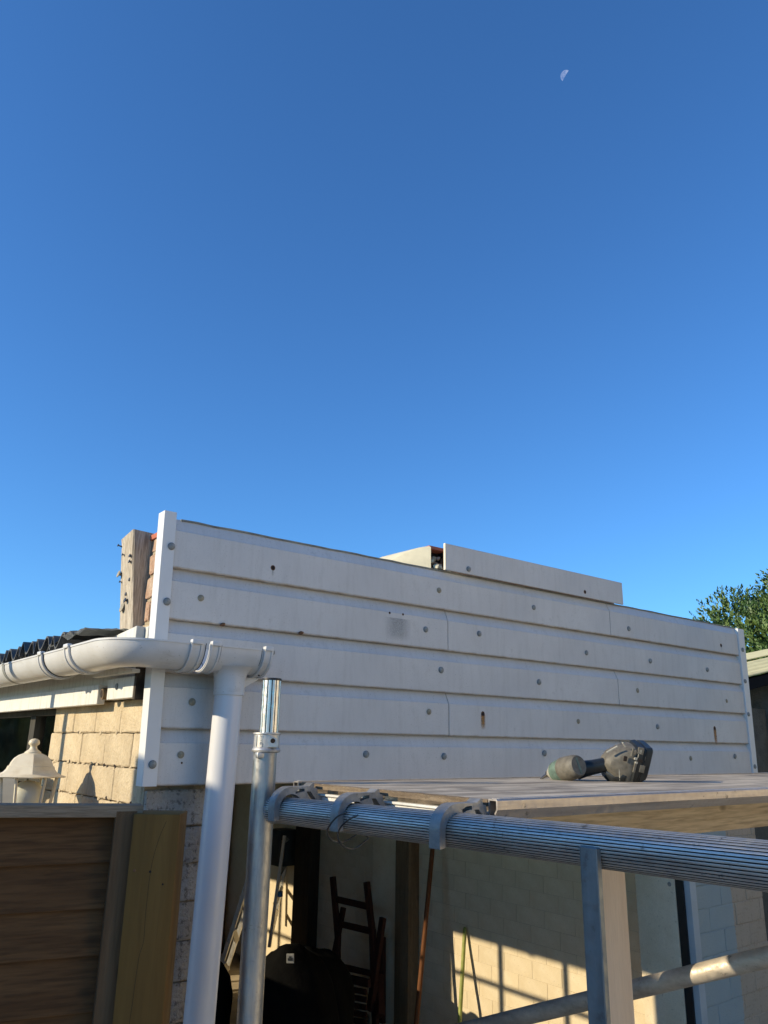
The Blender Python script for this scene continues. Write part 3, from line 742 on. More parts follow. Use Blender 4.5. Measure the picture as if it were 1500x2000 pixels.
# ================================================================== fence
FA = R(165); FD = Vector((math.cos(FA), math.sin(FA), 0)); FN = Vector((-FD.y, FD.x, 0))  # FN points towards the camera side
if FN.dot(Vector((0, 0, 0))-Vector((.66, 1.65, 0))) < 0: FN = -FN
FE = Vector((.652, 1.668, 0))
fence = thing('wooden_fence', 'brown timber lap panel fence with grey capping rail in front of the lantern', 'fence', FE)
def fmat(u, n_, z_):  # local frame: x along fence to the left, y towards the camera
    return Matrix(((FD.x, FN.x, 0, 0), (FD.y, FN.y, 0, 0), (0, 0, 1, 0), (0, 0, 0, 1))) @ Matrix.Translation((u, n_, z_))
def fpart(name, lo, hi, mat, bev=.0015, rot=None, parent=fence):
    bm = bm_new(); c = [(a+b)/2 for a, b in zip(lo, hi)]; h = [(b-a)/2 for a, b in zip(lo, hi)]
    add_box(bm, [-x for x in h], h, bev); o = obj(name, bm, mat, parent, smooth=30)
    o.matrix_local = fmat(*c) @ (rot or Matrix.Identity(4)); return o
cap = fpart('capping_rail', (-.012, -.040, 1.812), (2.3, .012, 1.836), 'wood_cap', rot=Matrix.Rotation(R(-.9), 4, 'Y')); cap.location.z += .0
zz = 1.806
bz = [1.806, 1.718, 1.636, 1.552, 1.452, 1.355, 1.262, 1.17, 1.08, .99, .90, .81, .72, .63, .54, .45, .36, .27, .18]
for i in range(len(bz)-1):
    o = fpart('fence_board', (.0, -.030, bz[i+1]-.016), (2.3, -.019, bz[i]), 'wood_fence', .0012,
              rot=Matrix.Rotation(R(7.5), 4, 'X') @ Matrix.Rotation(R(random.uniform(-.35, .35)), 4, 'Y'))
fpart('end_batten', (-.002, -.014, .02), (.042, .012, 1.808), 'wood_batten')
fpart('end_batten', (.0, -.06, .02), (.042, -.036, 1.808), 'wood_batten')
fpart('end_batten', (1.15, -.06, .02), (1.19, -.036, 1.808), 'wood_batten')
fpost = tag(box('fence_post', (-.047, -.047, 0), (.047, .047, 1.803), 'wood_treated', None, .003), 'green-brown treated square timber post at the right end of the fence', 'fence post')
fpost.location = (.700, 1.640+.012, .9015); fpost.rotation_euler = (0, 0, R(-33))
def fp(x, z): return Vector((x, -.0469, z-.9015))
bm = bm_new(); add_tube(bm, catmull0([fp(.020, 1.79), fp(.008, 1.755), fp(-.002, 1.70), fp(-.004, 1.62), fp(-.003, 1.57), fp(-.009, 1.54), fp(-.013, 1.46), fp(-.018, 1.36), fp(-.02, 1.2)], 5), .00035, 5); obj('crack', bm, 'hole_dark', fpost)
for kx, kz, kr in ((-.003, 1.695, .0026), (.024, 1.672, .0022), (-.034, 1.697, .003)):
    bm = bm_new(); add_lathe(bm, [(kr, 0), (kr*.8, .0006), (.0003, .0006)], 9, o=fp(kx, kz), axis=(0, -1, 0)); obj('knot', bm, 'hole_dark' if kr < .0028 else 'rust_rim', fpost)
# ================================================================== lantern
LP = Vector((.683, 2.645, 0))
lan = thing('garden_lantern', 'cream Victorian style lantern with ball finial rising behind the fence', 'lantern', LP)
def lp(name, bm, mat, **k): return obj(name, bm, mat, lan, (0, 0, 0), **k)
zl = 1.835     # roof eave height
bm = bm_new(); add_lathe(bm, [(.112, -.003), (.115, 0), (.098, .005), (.086, .011), (.078, .019), (.074, .029), (.070, .030), (.066, .040), (.057, .052), (.044, .061), (.028, .067), (.022, .068)], 6, o=(0, 0, zl), square=1)
lp('lantern_roof', bm, 'lantern_cream', smooth=20)
bm = bm_new(); add_lathe(bm, [(.024, .064), (.024, .070), (.020, .073), (.012, .079), (.0095, .086), (.011, .090), (.0155, .093), (.0165, .098), (.0145, .105), (.009, .109), (.001, .111)], 20, o=(0, 0, zl)); lp('finial', bm, 'lantern_cream', smooth=50)
for k in range(6):
    a = R(60*k+30+0); 
    u = Vector((math.cos(a), math.sin(a), 0)); 
    bm = bm_new(); add_tube(bm, [u*.080+Vector((0, 0, zl-.004)), u*.056+Vector((0, 0, zl-.19))], .0045, 6); lp('lantern_bar', bm, 'lantern_cream')
    b_ = R(60*k+90); v = Vector((math.cos(b_), math.sin(b_), 0))
    bm = bm_new(); q = [u*.079+Vector((0, 0, zl-.005)), v*.079+Vector((0, 0, zl-.005)), v*.056+Vector((0, 0, zl-.19)), u*.056+Vector((0, 0, zl-.19))]
    bm.faces.new([bm.verts.new(x) for x in q]); lp('lantern_pane', bm, 'lantern_glass')
bm = bm_new(); add_lathe(bm, [(.0, -.19), (.026, -.175), (.030, -.12), (.045, -.085), (.050, -.060), (.044, -.035), (.026, -.018), (.001, -.012)], 20, o=(0, 0, zl)); lp('bulb', bm, 'bulb_white', smooth=60)
bm = bm_new(); add_lathe(bm, [(.058, -.20), (.062, -.19), (.05, -.188)], 6, o=(0, 0, zl), square=1); lp('lantern_base', bm, 'lantern_cream')
bm = bm_new(); add_lathe(bm, [(.045, 0), (.03, .05), (.02, .1), (.018, zl-.25), (.03, zl-.22), (.05, zl-.20)], 16); lp('lamp_post', bm, 'lantern_cream', smooth=40)
lan.rotation_euler = (0, 0, R(20))

# ================================================================== scaffold tower
PX, PY = .875, 1.537
tower = thing('scaffold_tower', 'aluminium tower scaffold frame with ribbed top rail and bare spigot', 'scaffold', (PX, PY, 0))
TO = Vector((PX, PY, 0))
def tp(name, bm, mat, loc=(0, 0, 0), **k): return obj(name, bm, mat, tower, Vector(loc)-TO, **k)
bm = bm_new(); add_tube(bm, [(PX, PY, .05), (PX, PY, 1.0), (PX, PY, 1.950)], .0254, 40); tp('standard', bm, 'galv', smooth=40)
bm = bm_new(); add_lathe(bm, [(.0215, 0), (.0222, .002), (.0215, .005), (.012, .0055)], 24, o=(PX+.006, PY, 2.0795)); tp('spigot_cap', bm, 'rubber_gap_black', smooth=40)
bm = bm_new(); add_lathe(bm, [(.0272, 1.9265), (.0305, 1.928), (.0312, 1.9315), (.0295, 1.935), (.0278, 1.937), (.0278, 1.963), (.0302, 1.9645), (.0302, 1.9675), (.024, 1.9685)], 36, o=(PX+.002, PY, 0)); CL = tp('locking_collar', bm, 'cast_alu', smooth=35)
# lug with hole, facing the camera
vd = (Vector((0, 0, 0))-TO); vd.z = 0; vd.normalize(); rd = Vector((-vd.y, vd.x, 0))*1.0
if rd.dot(RT) < 0: rd = -rd
def lug(bm, off, zc, r_, d0, d1, n=14, foot=.012):
    pts = [off+rd*(r_*math.cos(R(t)))+Vector((0, 0, zc+r_*math.sin(R(t)))) for t in [180*i/n for i in range(n+1)]]
    pts += [off-rd*r_+Vector((0, 0, zc-foot)), off+rd*r_+Vector((0, 0, zc-foot))]
    A = [bm.verts.new(p+vd*d0) for p in pts]; B = [bm.verts.new(p+vd*d1) for p in pts]
    bm.faces.new(A); bm.faces.new(B[::-1])
    for i in range(len(pts)): bm.faces.new((A[i], B[i], B[(i+1) % len(pts)], A[(i+1) % len(pts)]))
bm = bm_new(); lug(bm, TO+rd*.013+Vector((.002, 0, 0)), 1.9485, .0105, .012, .0315, foot=.0105); obj('lug', bm, 'cast_alu', CL, smooth=30)
bm = bm_new(); add_lathe(bm, [(.0052, .0316), (.0046, .0322), (.0005, .0320)], 16, o=TO+rd*.013+Vector((.002, 0, 1.951)), axis=vd); obj('lug_hole', bm, 'hole_dark', CL)
for zz_ in (1.9385, 1.9615):
    bm = bm_new()
    for k in range(9):
        pass
    bm.free()
bm = bm_new(); add_box(bm, (-.0008, -.0008, 1.9385), (.0008, .0008, 1.962)); bmesh.ops.translate(bm, verts=bm.verts, vec=TO+Vector((.002, 0, 0))-rd*.0215+vd*.0186); obj('raised_edge', bm, 'cast_alu', CL)
bm = bm_new(); add_box(bm, (-.012, -.006, 1.915), (.012, .006, 1.927), .003); bmesh.ops.translate(bm, verts=bm.verts, vec=TO-rd*.008+vd*.022); obj('collar_tongue', bm, 'cast_alu', CL, smooth=40)
# raised lettering
fc = bpy.data.curves.new('lettering', 'FONT'); fc.body = 'LEWIS'; fc.size = .0086; fc.extrude = .0011; fc.align_x = 'CENTER'; fc.align_y = 'CENTER'; fc.space_character = 1.08
ft = bpy.data.objects.new('tmp', fc); COL.objects.link(ft)
bpy.context.view_layer.update()
me = bpy.data.meshes.new_from_object(ft.evaluated_get(bpy.context.evaluated_depsgraph_get())); bpy.data.objects.remove(ft)
a_off = R(-24); nrm = (vd*math.cos(a_off)+rd*math.sin(a_off)).normalized(); tz = Vector((0, 0, 1)); hx = tz.cross(nrm).normalized()
# text runs upwards: text x axis = +z, text y axis = -hx
lt = obj('lettering', me, 'cast_alu', CL); 
Mx = Matrix((( tz.x, -hx.x, nrm.x, 0), (tz.y, -hx.y, nrm.y, 0), (tz.z, -hx.z, nrm.z, 0), (0, 0, 0, 1)))
lt.matrix_local = Matrix.Translation(TO+Vector((.002, 0, 1.950))+nrm*.0279) @ Mx
for ch in CL.children: pass
# ribbed top rail
RA = Vector((.892, PY-.010, 1.8115)); RB = Vector((.899, .10, 1.834))
def fluted(name, P, rad, ng, mat, depth=.0020, seg=6, wide=1):
    bm = bm_new(); n = ng*seg; rings = []; d = (P[-1]-P[0]).normalized(); u, v = frame_of(d)
    for p in P:
        rg = []
        for k in range(n):
            a = 2*math.pi*k/n; j = k % seg; r_ = rad-(depth if j == 0 else .00015 if j in (1, seg-1) else 0)
            rg.append(bm.verts.new(p+(u*math.cos(a)+v*math.sin(a))*r_))
        rings.append(rg)
    for a_, b_ in zip(rings, rings[1:]):
        for k in range(n):
            f = bm.faces.new((a_[k], a_[(k+1) % n], b_[(k+1) % n], b_[k])); f.material_index = 1 if k % seg in (0, seg-1) else 0
    bm.faces.new(rings[0]); bm.faces.new(rings[-1][::-1])
    o = tp(name, bm, mat, smooth=25); o.data.materials.append(M['groove_shade']); return o
fluted('spigot', [Vector((PX+.006, PY, 1.93)), Vector((PX+.006, PY, 2.0797))], .0212, 14, 'alu_bright', depth=.0016, seg=8)
fluted('top_rail', [RA, RA.lerp(RB, .5), RB], .0264, 38, 'alu_tube')
# weld bead
bm = bm_new(); 
for k in range(30):
    a = 2*math.pi*k/30; r_ = .0262; c = RA+Vector((.0, -.0135-.004*abs(math.cos(a))**2+0, 0))+Vector((1, 0, 0))*r_*math.cos(a)+Vector((0, 0, 1))*r_*math.sin(a)
    mtx = Matrix.Translation(c) @ Matrix.Diagonal((.0030*random.uniform(.8, 1.2), .0032, .0030*random.uniform(.8, 1.2), 1))
    bmesh.ops.create_icosphere(bm, subdivisions=1, radius=1, matrix=mtx)
tp('weld', bm, 'galv', smooth=80)
# lower rails and far standard (outside the picture)
bm = bm_new(); add_tube(bm, [(.899, .10, .05), (.899, .10, 1.95)], .0254, 24); tp('standard', bm, 'galv', smooth=40)
for zr in (.35, .85): 
    bm = bm_new(); add_tube(bm, [(.88, PY-.02, zr), (.899, .12, zr)], .0254, 24); tp('rail', bm, 'alu_tube', smooth=40)
# flat upright under the rail
bm = bm_new(); add_box(bm, (-.005, -.0135, -.90), (.005, .0135, 0), .0012); tp('flat_upright', bm, 'steel_flat', (.8665, .676, 1.8275), smooth=30)
# diagonal tube
brc = thing('brace_tube', 'worn round metal tube slanting up to the right behind the flat upright', 'tube', (2.10, 1.5, 1.28))
A_ = Vector((1.975, 2.02, 1.09)); B_ = Vector((2.150, 1.12, 1.447)); e = (B_-A_)
bm = bm_new(); add_tube(bm, [A_-e*1.2, B_+e*1.3], .0243, 32); o = obj('tube', bm, 'brace_tube', brc, -Vector((2.10, 1.5, 1.28)), smooth=40)

# ================================================================== deck
deck = thing('scaffold_deck', 'weathered plywood scaffold deck hooked onto the ribbed rail', 'platform', (.965, 1.24, 1.86))
DO = Vector((.965, 1.24, 1.86))
def dp(name, bm, mat, loc=(0, 0, 0), **k): return obj(name, bm, mat, deck, Vector(loc)-DO, **k)
DY0, DY1, DZ = .945, 1.540, 1.8635
bm = bm_new(); add_box(bm, (0, -.29, -.0102), (2.50, .29, 0), .0008); dp('plywood', bm, 'ply_top', (.9665, 1.2425, DZ))
bm = bm_new(); N_ = 60; rg = []
for i in range(N_+1):
    y = -.289+.578*i/N_; x = random.uniform(-.0022, 0); rg.append([(x, y, -.010+random.uniform(-.0006, .0004)), (x+random.uniform(-.0006, .0006), y, -.0004+random.uniform(-.0008, .0012)), (.004, y, .0010), (.004, y, -.0100)])
add_loft(bm, rg); dp('ply_edge', bm, 'ply_edge', (.9655, 1.2425, DZ))
def rail_prof(yc, s_):   # hollow section, chamfered outside bottom, in (y,z)
    o = [(0, .0025), (.018, .0025), (.0205, 0), (.0205, -.014), (.010, -.030), (0, -.030)]
    i_ = [(.0025, -.0005), (.0175, -.0005), (.0175, -.0135), (.0085, -.0275), (.0025, -.0275)]
    return [(yc+s_*a, DZ+b) for a, b in o], [(yc+s_*a, DZ+b) for a, b in i_]
for yc, s_ in ((DY0+.005, -1), (DY1-.005, 1)):
    o_, i_ = rail_prof(yc, s_)
    bm = bm_new(); A = [bm.verts.new((.962, a, b)) for a, b in o_]; B = [bm.verts.new((3.47, a, b)) for a, b in o_]
    for k in range(6): bm.faces.new((A[k], B[k], B[(k+1) % 6], A[(k+1) % 6]))
    bm.faces.new(B)
    IA = [bm.verts.new((.962, a, b)) for a, b in i_]; IB = [bm.verts.new((1.25, a, b)) for a, b in i_]
    for k in range(5): bm.faces.new((IA[k], IA[(k+1) % 5], IB[(k+1) % 5], IB[k]))
    bm.faces.new(IB)
    for q in ((0, 1, 1, 0), ): pass
    # rim
    idx = [(0, 0), (1, 1), (2, 1), (3, 2), (4, 3), (5, 4)]
    for k in range(6):
        a, ia = idx[k]; b, ib = idx[(k+1) % 6]
        vs = [A[a], A[b], IA[ib]]+([IA[ia]] if ia != ib else [])
        try: bm.faces.new(vs)
        except ValueError: pass
    dp('side_rail', bm, 'deck_rail')
    bm = bm_new(); A = [(a, b) for a, b in o_]
    add_prism(bm, [(yc+s_*.0004, DZ+.0026), (yc+s_*.0180, DZ+.0026), (yc+s_*.0180, DZ+.0030), (yc+s_*.0004, DZ+.0030)], .97, 3.47, 0); dp('rail_top_edge', bm, 'alu_tube')
bm = bm_new(); add_box(bm, (.968, DY0+.008, 1.8395), (.985, DY1-.008, 1.8445), .0015); dp('end_bead', bm, 'beam_white', smooth=30)
bm = bm_new(); add_box(bm, (.972, DY0+.010, 1.800), (.984, DY1-.010, 1.838), .001); dp('end_beam', bm, 'beam_white', smooth=30)
for y in (1.04, 1.24, 1.44):
    bm = bm_new(); add_box(bm, (.99, y-.02, 1.835), (3.4, y+.02, 1.853)); dp('cross_member', bm, 'deck_rail')
# cast hooks
def hook(y):
    oc = (.8935, 1.8190)   # rail centre
    r_in, r_out = .0268, .0395
    outer = []
    outer += [(oc[0]-r_out+.001, 1.795)]
    for a in range(180, 85, -8): outer.append((oc[0]+r_out*math.cos(R(a)), oc[1]+.002+r_out*math.sin(R(a))))
    outer += [(.925, 1.8600), (.936, 1.8608), (.9445, 1.8665), (.9480, 1.8660), (.9490, 1.8575), (.9560, 1.8560), (.9580, 1.845), (.9650, 1.840), (.9690, 1.812), (.9620, 1.806), (.925, 1.8060)]
    inner = []
    for a in range(20, 181, 10): inner.append((oc[0]+r_in*math.cos(R(a)), oc[1]+r_in*math.sin(R(a))))
    inner.append((oc[0]-r_in, 1.797)); 
    bm = bm_new()
    poly = outer+inner
    w2 = .0125
    # holes are built by triangulating with bridge: use boolean-free approach of three joined strips
    holes = [[(.9020, 1.8510), (.9120, 1.8555), (.9245, 1.8560), (.9245, 1.8505), (.9130, 1.8490), (.9040, 1.8455)],
             [(.9295, 1.8500), (.9400, 1.8500), (.9570, 1.8300), (.9500, 1.8215), (.9350, 1.8400)]]
    from mathutils.geometry import tessellate_polygon
    for side, yy in ((0, y-w2), (1, y+w2)):
        loops = [[Vector((a, b, 0)) for a, b in poly]]+[[Vector((a, b, 0)) for a, b in h] for h in holes]
        flat = [p for l_ in loops for p in l_]
        V = [bm.verts.new((p.x, yy, p.y)) for p in flat]
        for t in tessellate_polygon(loops): bm.faces.new([V[i] for i in t])
        if side == 0: VA = V
        else: VB = V
    st = 0
    for l_ in [poly]+holes:
        n_ = len(l_)
        for k in range(n_): bm.faces.new((VA[st+k], VB[st+k], VB[st+(k+1) % n_], VA[st+(k+1) % n_]))
        st += n_
    return dp('hook', bm, 'hook_alu', smooth=25)
H1 = hook(1.462); H2 = hook(1.236); H3 = hook(.962)
# spring wire clip on the middle hook
def catmull(P, n=8):
    P = [Vector(p) for p in P]; out = []
    for i in range(len(P)-1):
        a, b, c, d_ = P[max(i-1, 0)], P[i], P[i+1], P[min(i+2, len(P)-1)]
        for k in range(n):
            t = k/n; out.append(.5*((2*b)+(c-a)*t+(2*a-5*b+4*c-d_)*t*t+(3*b-a-3*c+d_)*t**3))
    out.append(P[-1]); return out
def px_at_x(px, py, x):
    d = F+R2*((px-750)/1500)-U2*((py-1000)/1500); return EYE+d*(x/d.x)
wp = [px_at_x(678, 1586, .850), px_at_x(660, 1594, .842), px_at_x(645, 1610, .842), px_at_x(639, 1626, .855), px_at_x(647, 1640, .872), px_at_x(661, 1645.5, .890),
      px_at_x(672, 1644, .905), px_at_x(688, 1636, .920), px_at_x(698, 1628.5, .928), px_at_x(706, 1628.5, .928), px_at_x(719, 1636, .928), px_at_x(712, 1644, .915), px_at_x(696, 1656, .90), px_at_x(683, 1658, .885),
      px_at_x(670, 1652, .868), px_at_x(661, 1640, .850), px_at_x(660, 1628, .842), px_at_x(668, 1612, .838), px_at_x(684, 1599, .840), px_at_x(700, 1592, .850)]
bm = bm_new(); add_tube(bm, catmull(wp, 6), .0017, 8); dp('wire_clip', bm, 'wire_steel', smooth=60)

# ================================================================== timber frame under the deck
tf = thing('timber_trestle', 'pale timber beam on an upright post running under the scaffold deck', 'timber beam', (1.9, 1.40, 0))
bm = bm_new(); add_box(bm, (-1.0, 0, -.085), (1.0, .045, 0), .003); obj('beam', bm, 'wood_beam', tf, (.60, .0, 1.787), smooth=30)
bm = bm_new(); add_box(bm, (-.056, 0, -.8), (.056, .047, .8), .002); obj('post', bm, 'wood_pale_post', tf, (-.012, .003, .899), smooth=30)

# ================================================================== impact driver
def unz(px, py, z_):
    d = F+R2*((px-750)/1500)-U2*((py-1000)/1500); return EYE+d*((z_-EYE.z)/d.z)
DRV = Vector((1.78, 1.30, DZ))
drv = thing('impact_driver', 'dusty green and black cordless impact driver lying on the deck', 'power tool', DRV)
def vp(name, bm, mat, smooth=45, **k): return obj(name, bm, mat, drv, -DRV, smooth=smooth, **k)
# picture based local axes kept as a true 3D pose: depth plane through the tool
VZ = 2.05
def pt(px, py, dz=0.0):
    d = F+R2*((px-750)/1500)-U2*((py-1000)/1500); return EYE+d*(VZ+dz)
hx_ = (pt(1160, 1480)-pt(1159, 1480)).length
nose, rear = pt(1083, 1508, .035), pt(1124, 1497, -.030)
ax = (rear-nose).normalized()
L_ = (rear-nose).length
def ring(c, ax_, r_, n_=20, sx=1, sz=1):
    u_, v_ = frame_of(ax_); return [c+u_*math.cos(2*math.pi*k/n_)*r_*sx+v_*math.sin(2*math.pi*k/n_)*r_*sz for k in range(n_)]
S = hx_
def sec(t, r_): return ring(nose+ax*(L_*t), ax, r_*S, 24)
bm = bm_new(); add_loft(bm, [sec(.45, 22), sec(.47, 23), sec(.6, 23), sec(.9, 22.5), sec(1.0, 22), sec(1.10, 20.5), sec(1.16, 18)]); vp('motor_body', bm, 'tool_grey')
bm = bm_new(); add_loft(bm, [sec(.05, 18.4), sec(.07, 19), sec(.25, 21), sec(.45, 22.3), sec(.47, 22)]); vp('gear_case', bm, 'tool_teal')
bm = bm_new(); add_loft(bm, [sec(-.24, 7), sec(-.20, 9.5), sec(-.08, 14), sec(.0, 17), sec(.06, 18.4)]); vp('nose_bumper', bm, 'tool_pale')
bm = bm_new(); add_loft(bm, [sec(-.36, 4.8), sec(-.34, 6), sec(-.22, 6.6)]); vp('chuck', bm, 'tool_steel')
tip = pt(1056, 1522, .035)
bm = bm_new(); add_tube(bm, [nose-ax*L_*.33, (nose-ax*L_*.33).lerp(tip, .6), tip], [3.2*S, 2.8*S, 2*S], 8); vp('bit', bm, 'tool_steel')
bm = bm_new(); u_, v_ = frame_of(ax); cc = rear+ax*L_*.165
upv = (Vector((0, 0, 1))-ax*ax.z).normalized(); sdv = ax.cross(upv)
dg = (upv*.97+sdv*-.22*(1 if sdv.dot(R2) > 0 else -1)).normalized(); pw = ax.cross(dg)
A = [cc+dg*15*S*a+pw*2.3*S*b+ax*.0004 for a, b in ((1, 1), (1, -1), (-1, -1), (-1, 1))]
B = [p-ax*.003 for p in A]; vA = [bm.verts.new(p) for p in A]; vB = [bm.verts.new(p) for p in B]; bm.faces.new(vA); bm.faces.new(vB[::-1])
for k in range(4): bm.faces.new((vA[k], vB[k], vB[(k+1) % 4], vA[(k+1) % 4]))
vp('rear_stripe', bm, 'tool_teal')
# handle
def osec(px, py, dz, hw, hd, ax_, n_=16, up=None, p_=2.6):
    """superellipse section, hw: half height in picture px, hd: half depth in px"""
    c = pt(px, py, dz); ax_ = ax_.normalized(); b_ = F-ax_*F.dot(ax_); b_.normalize(); a_ = ax_.cross(b_)
    out = []
    for k in range(n_):
        t = 2*math.pi*k/n_; cs, sn = math.cos(t), math.sin(t)
        out.append(c+a_*(abs(cs)**(2/p_))*(1 if cs > 0 else -1)*hw*S+b_*(abs(sn)**(2/p_))*(1 if sn > 0 else -1)*hd*S)
    return out
ha = (R2*1.0+U2*.09).normalized()
bm = bm_new(); add_loft(bm, [osec(1128, 1505, -.01, 17, 12, ha), osec(1144, 1501, -.008, 14.5, 14, ha), osec(1160, 1498, -.004, 13, 14, ha), osec(1178, 1494, 0, 12.5, 14, ha), osec(1194, 1492, 0, 16, 16, ha), osec(1206, 1492, 0, 24, 20, ha)]); vp('grip', bm, 'tool_dark')
ha2 = (R2*1.0-U2*.24).normalized()
bm = bm_new(); add_loft(bm, [osec(1178, 1484, 0, 8, 16, ha2), osec(1186, 1484, 0, 19, 24, ha2), osec(1200, 1487, 0, 29, 28, ha2, p_=3.5), osec(1216, 1489, 0, 35, 30, ha2, p_=4), osec(1227, 1491, 0, 37, 31, ha2, p_=5), osec(1229.5, 1491.5, 0, 34, 30, ha2, p_=5)]); vp('handle_foot', bm, 'tool_grey', 28)
bm = bm_new(); add_loft(bm, [osec(1179, 1507, .0, 9, 14, ha2), osec(1190, 1512, .0, 14, 22, ha2), osec(1206, 1510, .0, 18, 30, ha2), osec(1214, 1508, 0, 16, 30, ha2)]); vp('handle_foot', bm, 'tool_dark')
bm = bm_new(); add_loft(bm, [osec(1228, 1491, -.002, 36, 31, ha2, p_=8), osec(1231, 1490, -.002, 38, 33, ha2, p_=9), osec(1240, 1488, -.002, 37.5, 33, ha2, p_=9), osec(1242, 1487.5, -.002, 34, 31, ha2, p_=9), osec(1245, 1487, -.002, 34, 31, ha2, p_=9), osec(1246, 1487, -.002, 35.5, 32, ha2, p_=9), osec(1258, 1484.5, -.002, 32, 31, ha2, p_=9), osec(1260, 1484, -.002, 29, 29, ha2, p_=9)]); vp('battery', bm, 'tool_dark', 25)
RM = Matrix(((R2.x, F.x, U2.x, 0), (R2.y, F.y, U2.y, 0), (R2.z, F.z, U2.z, 0), (0, 0, 0, 1)))
for (bx, by, w_, h_, mt) in ((1252, 1467, 5.5, 6.5, 'tool_grey'), (1250, 1468, 3.2, 4.2, 'tool_pale'), (1254, 1502, 5, 7, 'tool_grey'), (1240, 1500, 2.2, 9, 'tool_grey'), (1236, 1470, 2.0, 8, 'tool_grey'), (1242, 1482, 3, 2.5, 'tool_pale'), (1243, 1490, 2.6, 1.6, 'tool_pale'), (1251, 1486, 4, 3, 'hole_dark')):
    bm = bm_new(); add_box(bm, (-w_*S, -.001, -h_*S), (w_*S, .004, h_*S), .0006, Matrix.Translation(pt(bx, by, -.0465)) @ RM @ Matrix.Rotation(R(13), 4, 'Y')); vp('battery_rib', bm, mt, 30)
bm = bm_new(); add_lathe(bm, [(3.6*S, 0), (3.4*S, 2*S), (1*S, 2.4*S)], 12, o=pt(1259, 1480, -.02), axis=R2); vp('battery_button', bm, 'tool_pale')
for (bx, by, w_, h_, an) in ((1196, 1464, 12, 1.3, -30), (1219, 1455, 1.4, 5, -35), (1210, 1512, 1.0, 12, -4)):
    bm = bm_new(); add_box(bm, (-w_*S, -.001, -h_*S), (w_*S, .004, h_*S), .0005, Matrix.Translation(pt(bx, by, -.037)) @ RM @ Matrix.Rotation(R(an), 4, 'Y')); vp('foot_trim', bm, 'tool_pale', 30)
bm = bm_new(); c = pt(1221.5, 1482, -.0455); add_box(bm, (-3*S, -.001, -4.6*S), (3*S, .003, 4.6*S), 0, Matrix.Translation(c) @ Matrix(((R2.x, F.x, U2.x, 0), (R2.y, F.y, U2.y, 0), (R2.z, F.z, U2.z, 0), (0, 0, 0, 1))) @ Matrix.Rotation(R(10), 4, 'Y')); vp('foot_slot', bm, 'hole_dark')
hk = [pt(1216, 1522, -.03), pt(1232, 1520, -.035), pt(1246, 1518, -.038), pt(1250, 1519.5, -.038), pt(1252, 1523.5, -.036), pt(1249, 1526.5, -.034), pt(1236, 1527.3, -.03)]
bm = bm_new(); add_tube(bm, catmull(hk, 5), 1.0*S, 8); vp('belt_hook', bm, 'tool_steel')
bm = bm_new(); add_tube(bm, catmull([p-R2*5*S+F*.008+U2*.5*S for p in hk], 5), 1.0*S, 8); vp('belt_hook', bm, 'tool_steel')

# ================================================================== things inside the garage
# stepladder leaning in the far corner
def unx(px, py, x): 
    d = F+R2*((px-750)/1500)-U2*((py-1000)/1500); return EYE+d*(x/d.x)
def uny(px, py, y):
    d = F+R2*((px-750)/1500)-U2*((py-1000)/1500); return EYE+d*(y/d.y)
lad = thing('step_ladder', 'aluminium step ladder with blue feet leaning in the back corner of the garage', 'ladder', (3.4, 6.2, 0))
LO = Vector((3.4, 6.2, 0))
def la(name, pts, r_, mat, n_=4):
    bm = bm_new(); add_tube(bm, pts, r_, n_); return obj(name, bm, mat, lad, -LO)
a0, a1 = uny(500, 1668, 6.0), uny(425, 1910, 6.0); b0, b1 = uny(503, 1706, 6.3), uny(434, 1920, 6.35)
la('stile', [a0+(a0-a1)*.22, a1], .022, 'ladder_alu'); la('stile', [b0+(b0-b1)*.35, b1], .022, 'ladder_alu')
c0, c1 = uny(556, 1632, 6.1), uny(526, 1850, 6.1); d0, d1 = uny(570, 1628, 6.35), uny(536, 1800, 6.35)
la('stile', [c0, c1], .018, 'ladder_alu'); la('stile', [d0, d1], .018, 'ladder_alu')
for t in (.05, .36, .62, .88):
    p, q = a0.lerp(a1, t), b0.lerp(b1, t)
    bm = bm_new(); add_tube(bm, [p, q], .028, 4); obj('tread', bm, 'ladder_alu', lad, -LO)
    p, q = c0.lerp(c1, t), d0.lerp(d1, t); bm = bm_new(); add_tube(bm, [p, q], .02, 4); obj('tread', bm, 'ladder_alu', lad, -LO)
for p in (a1, b1): la('foot', [p+Vector((0, 0, .03)), p-Vector((.01, 0, .05))], .034, 'blue_plastic', 8)
p = uny(546, 1746, 6.1); la('clip', [p-Vector((0, 0, .02)), p+Vector((0, 0, .02))], .028, 'blue_plastic', 8)
bm = bm_new(); c = uny(556, 1650, 6.3); add_box(bm, (-.11, -.10, -.16), (.10, .10, .13), .01, Matrix.Translation(c)); tb_ = tag(obj('tool_case', bm, 'box_dark', smooth=30), 'dark grey plastic case on top of the step ladder', 'case')
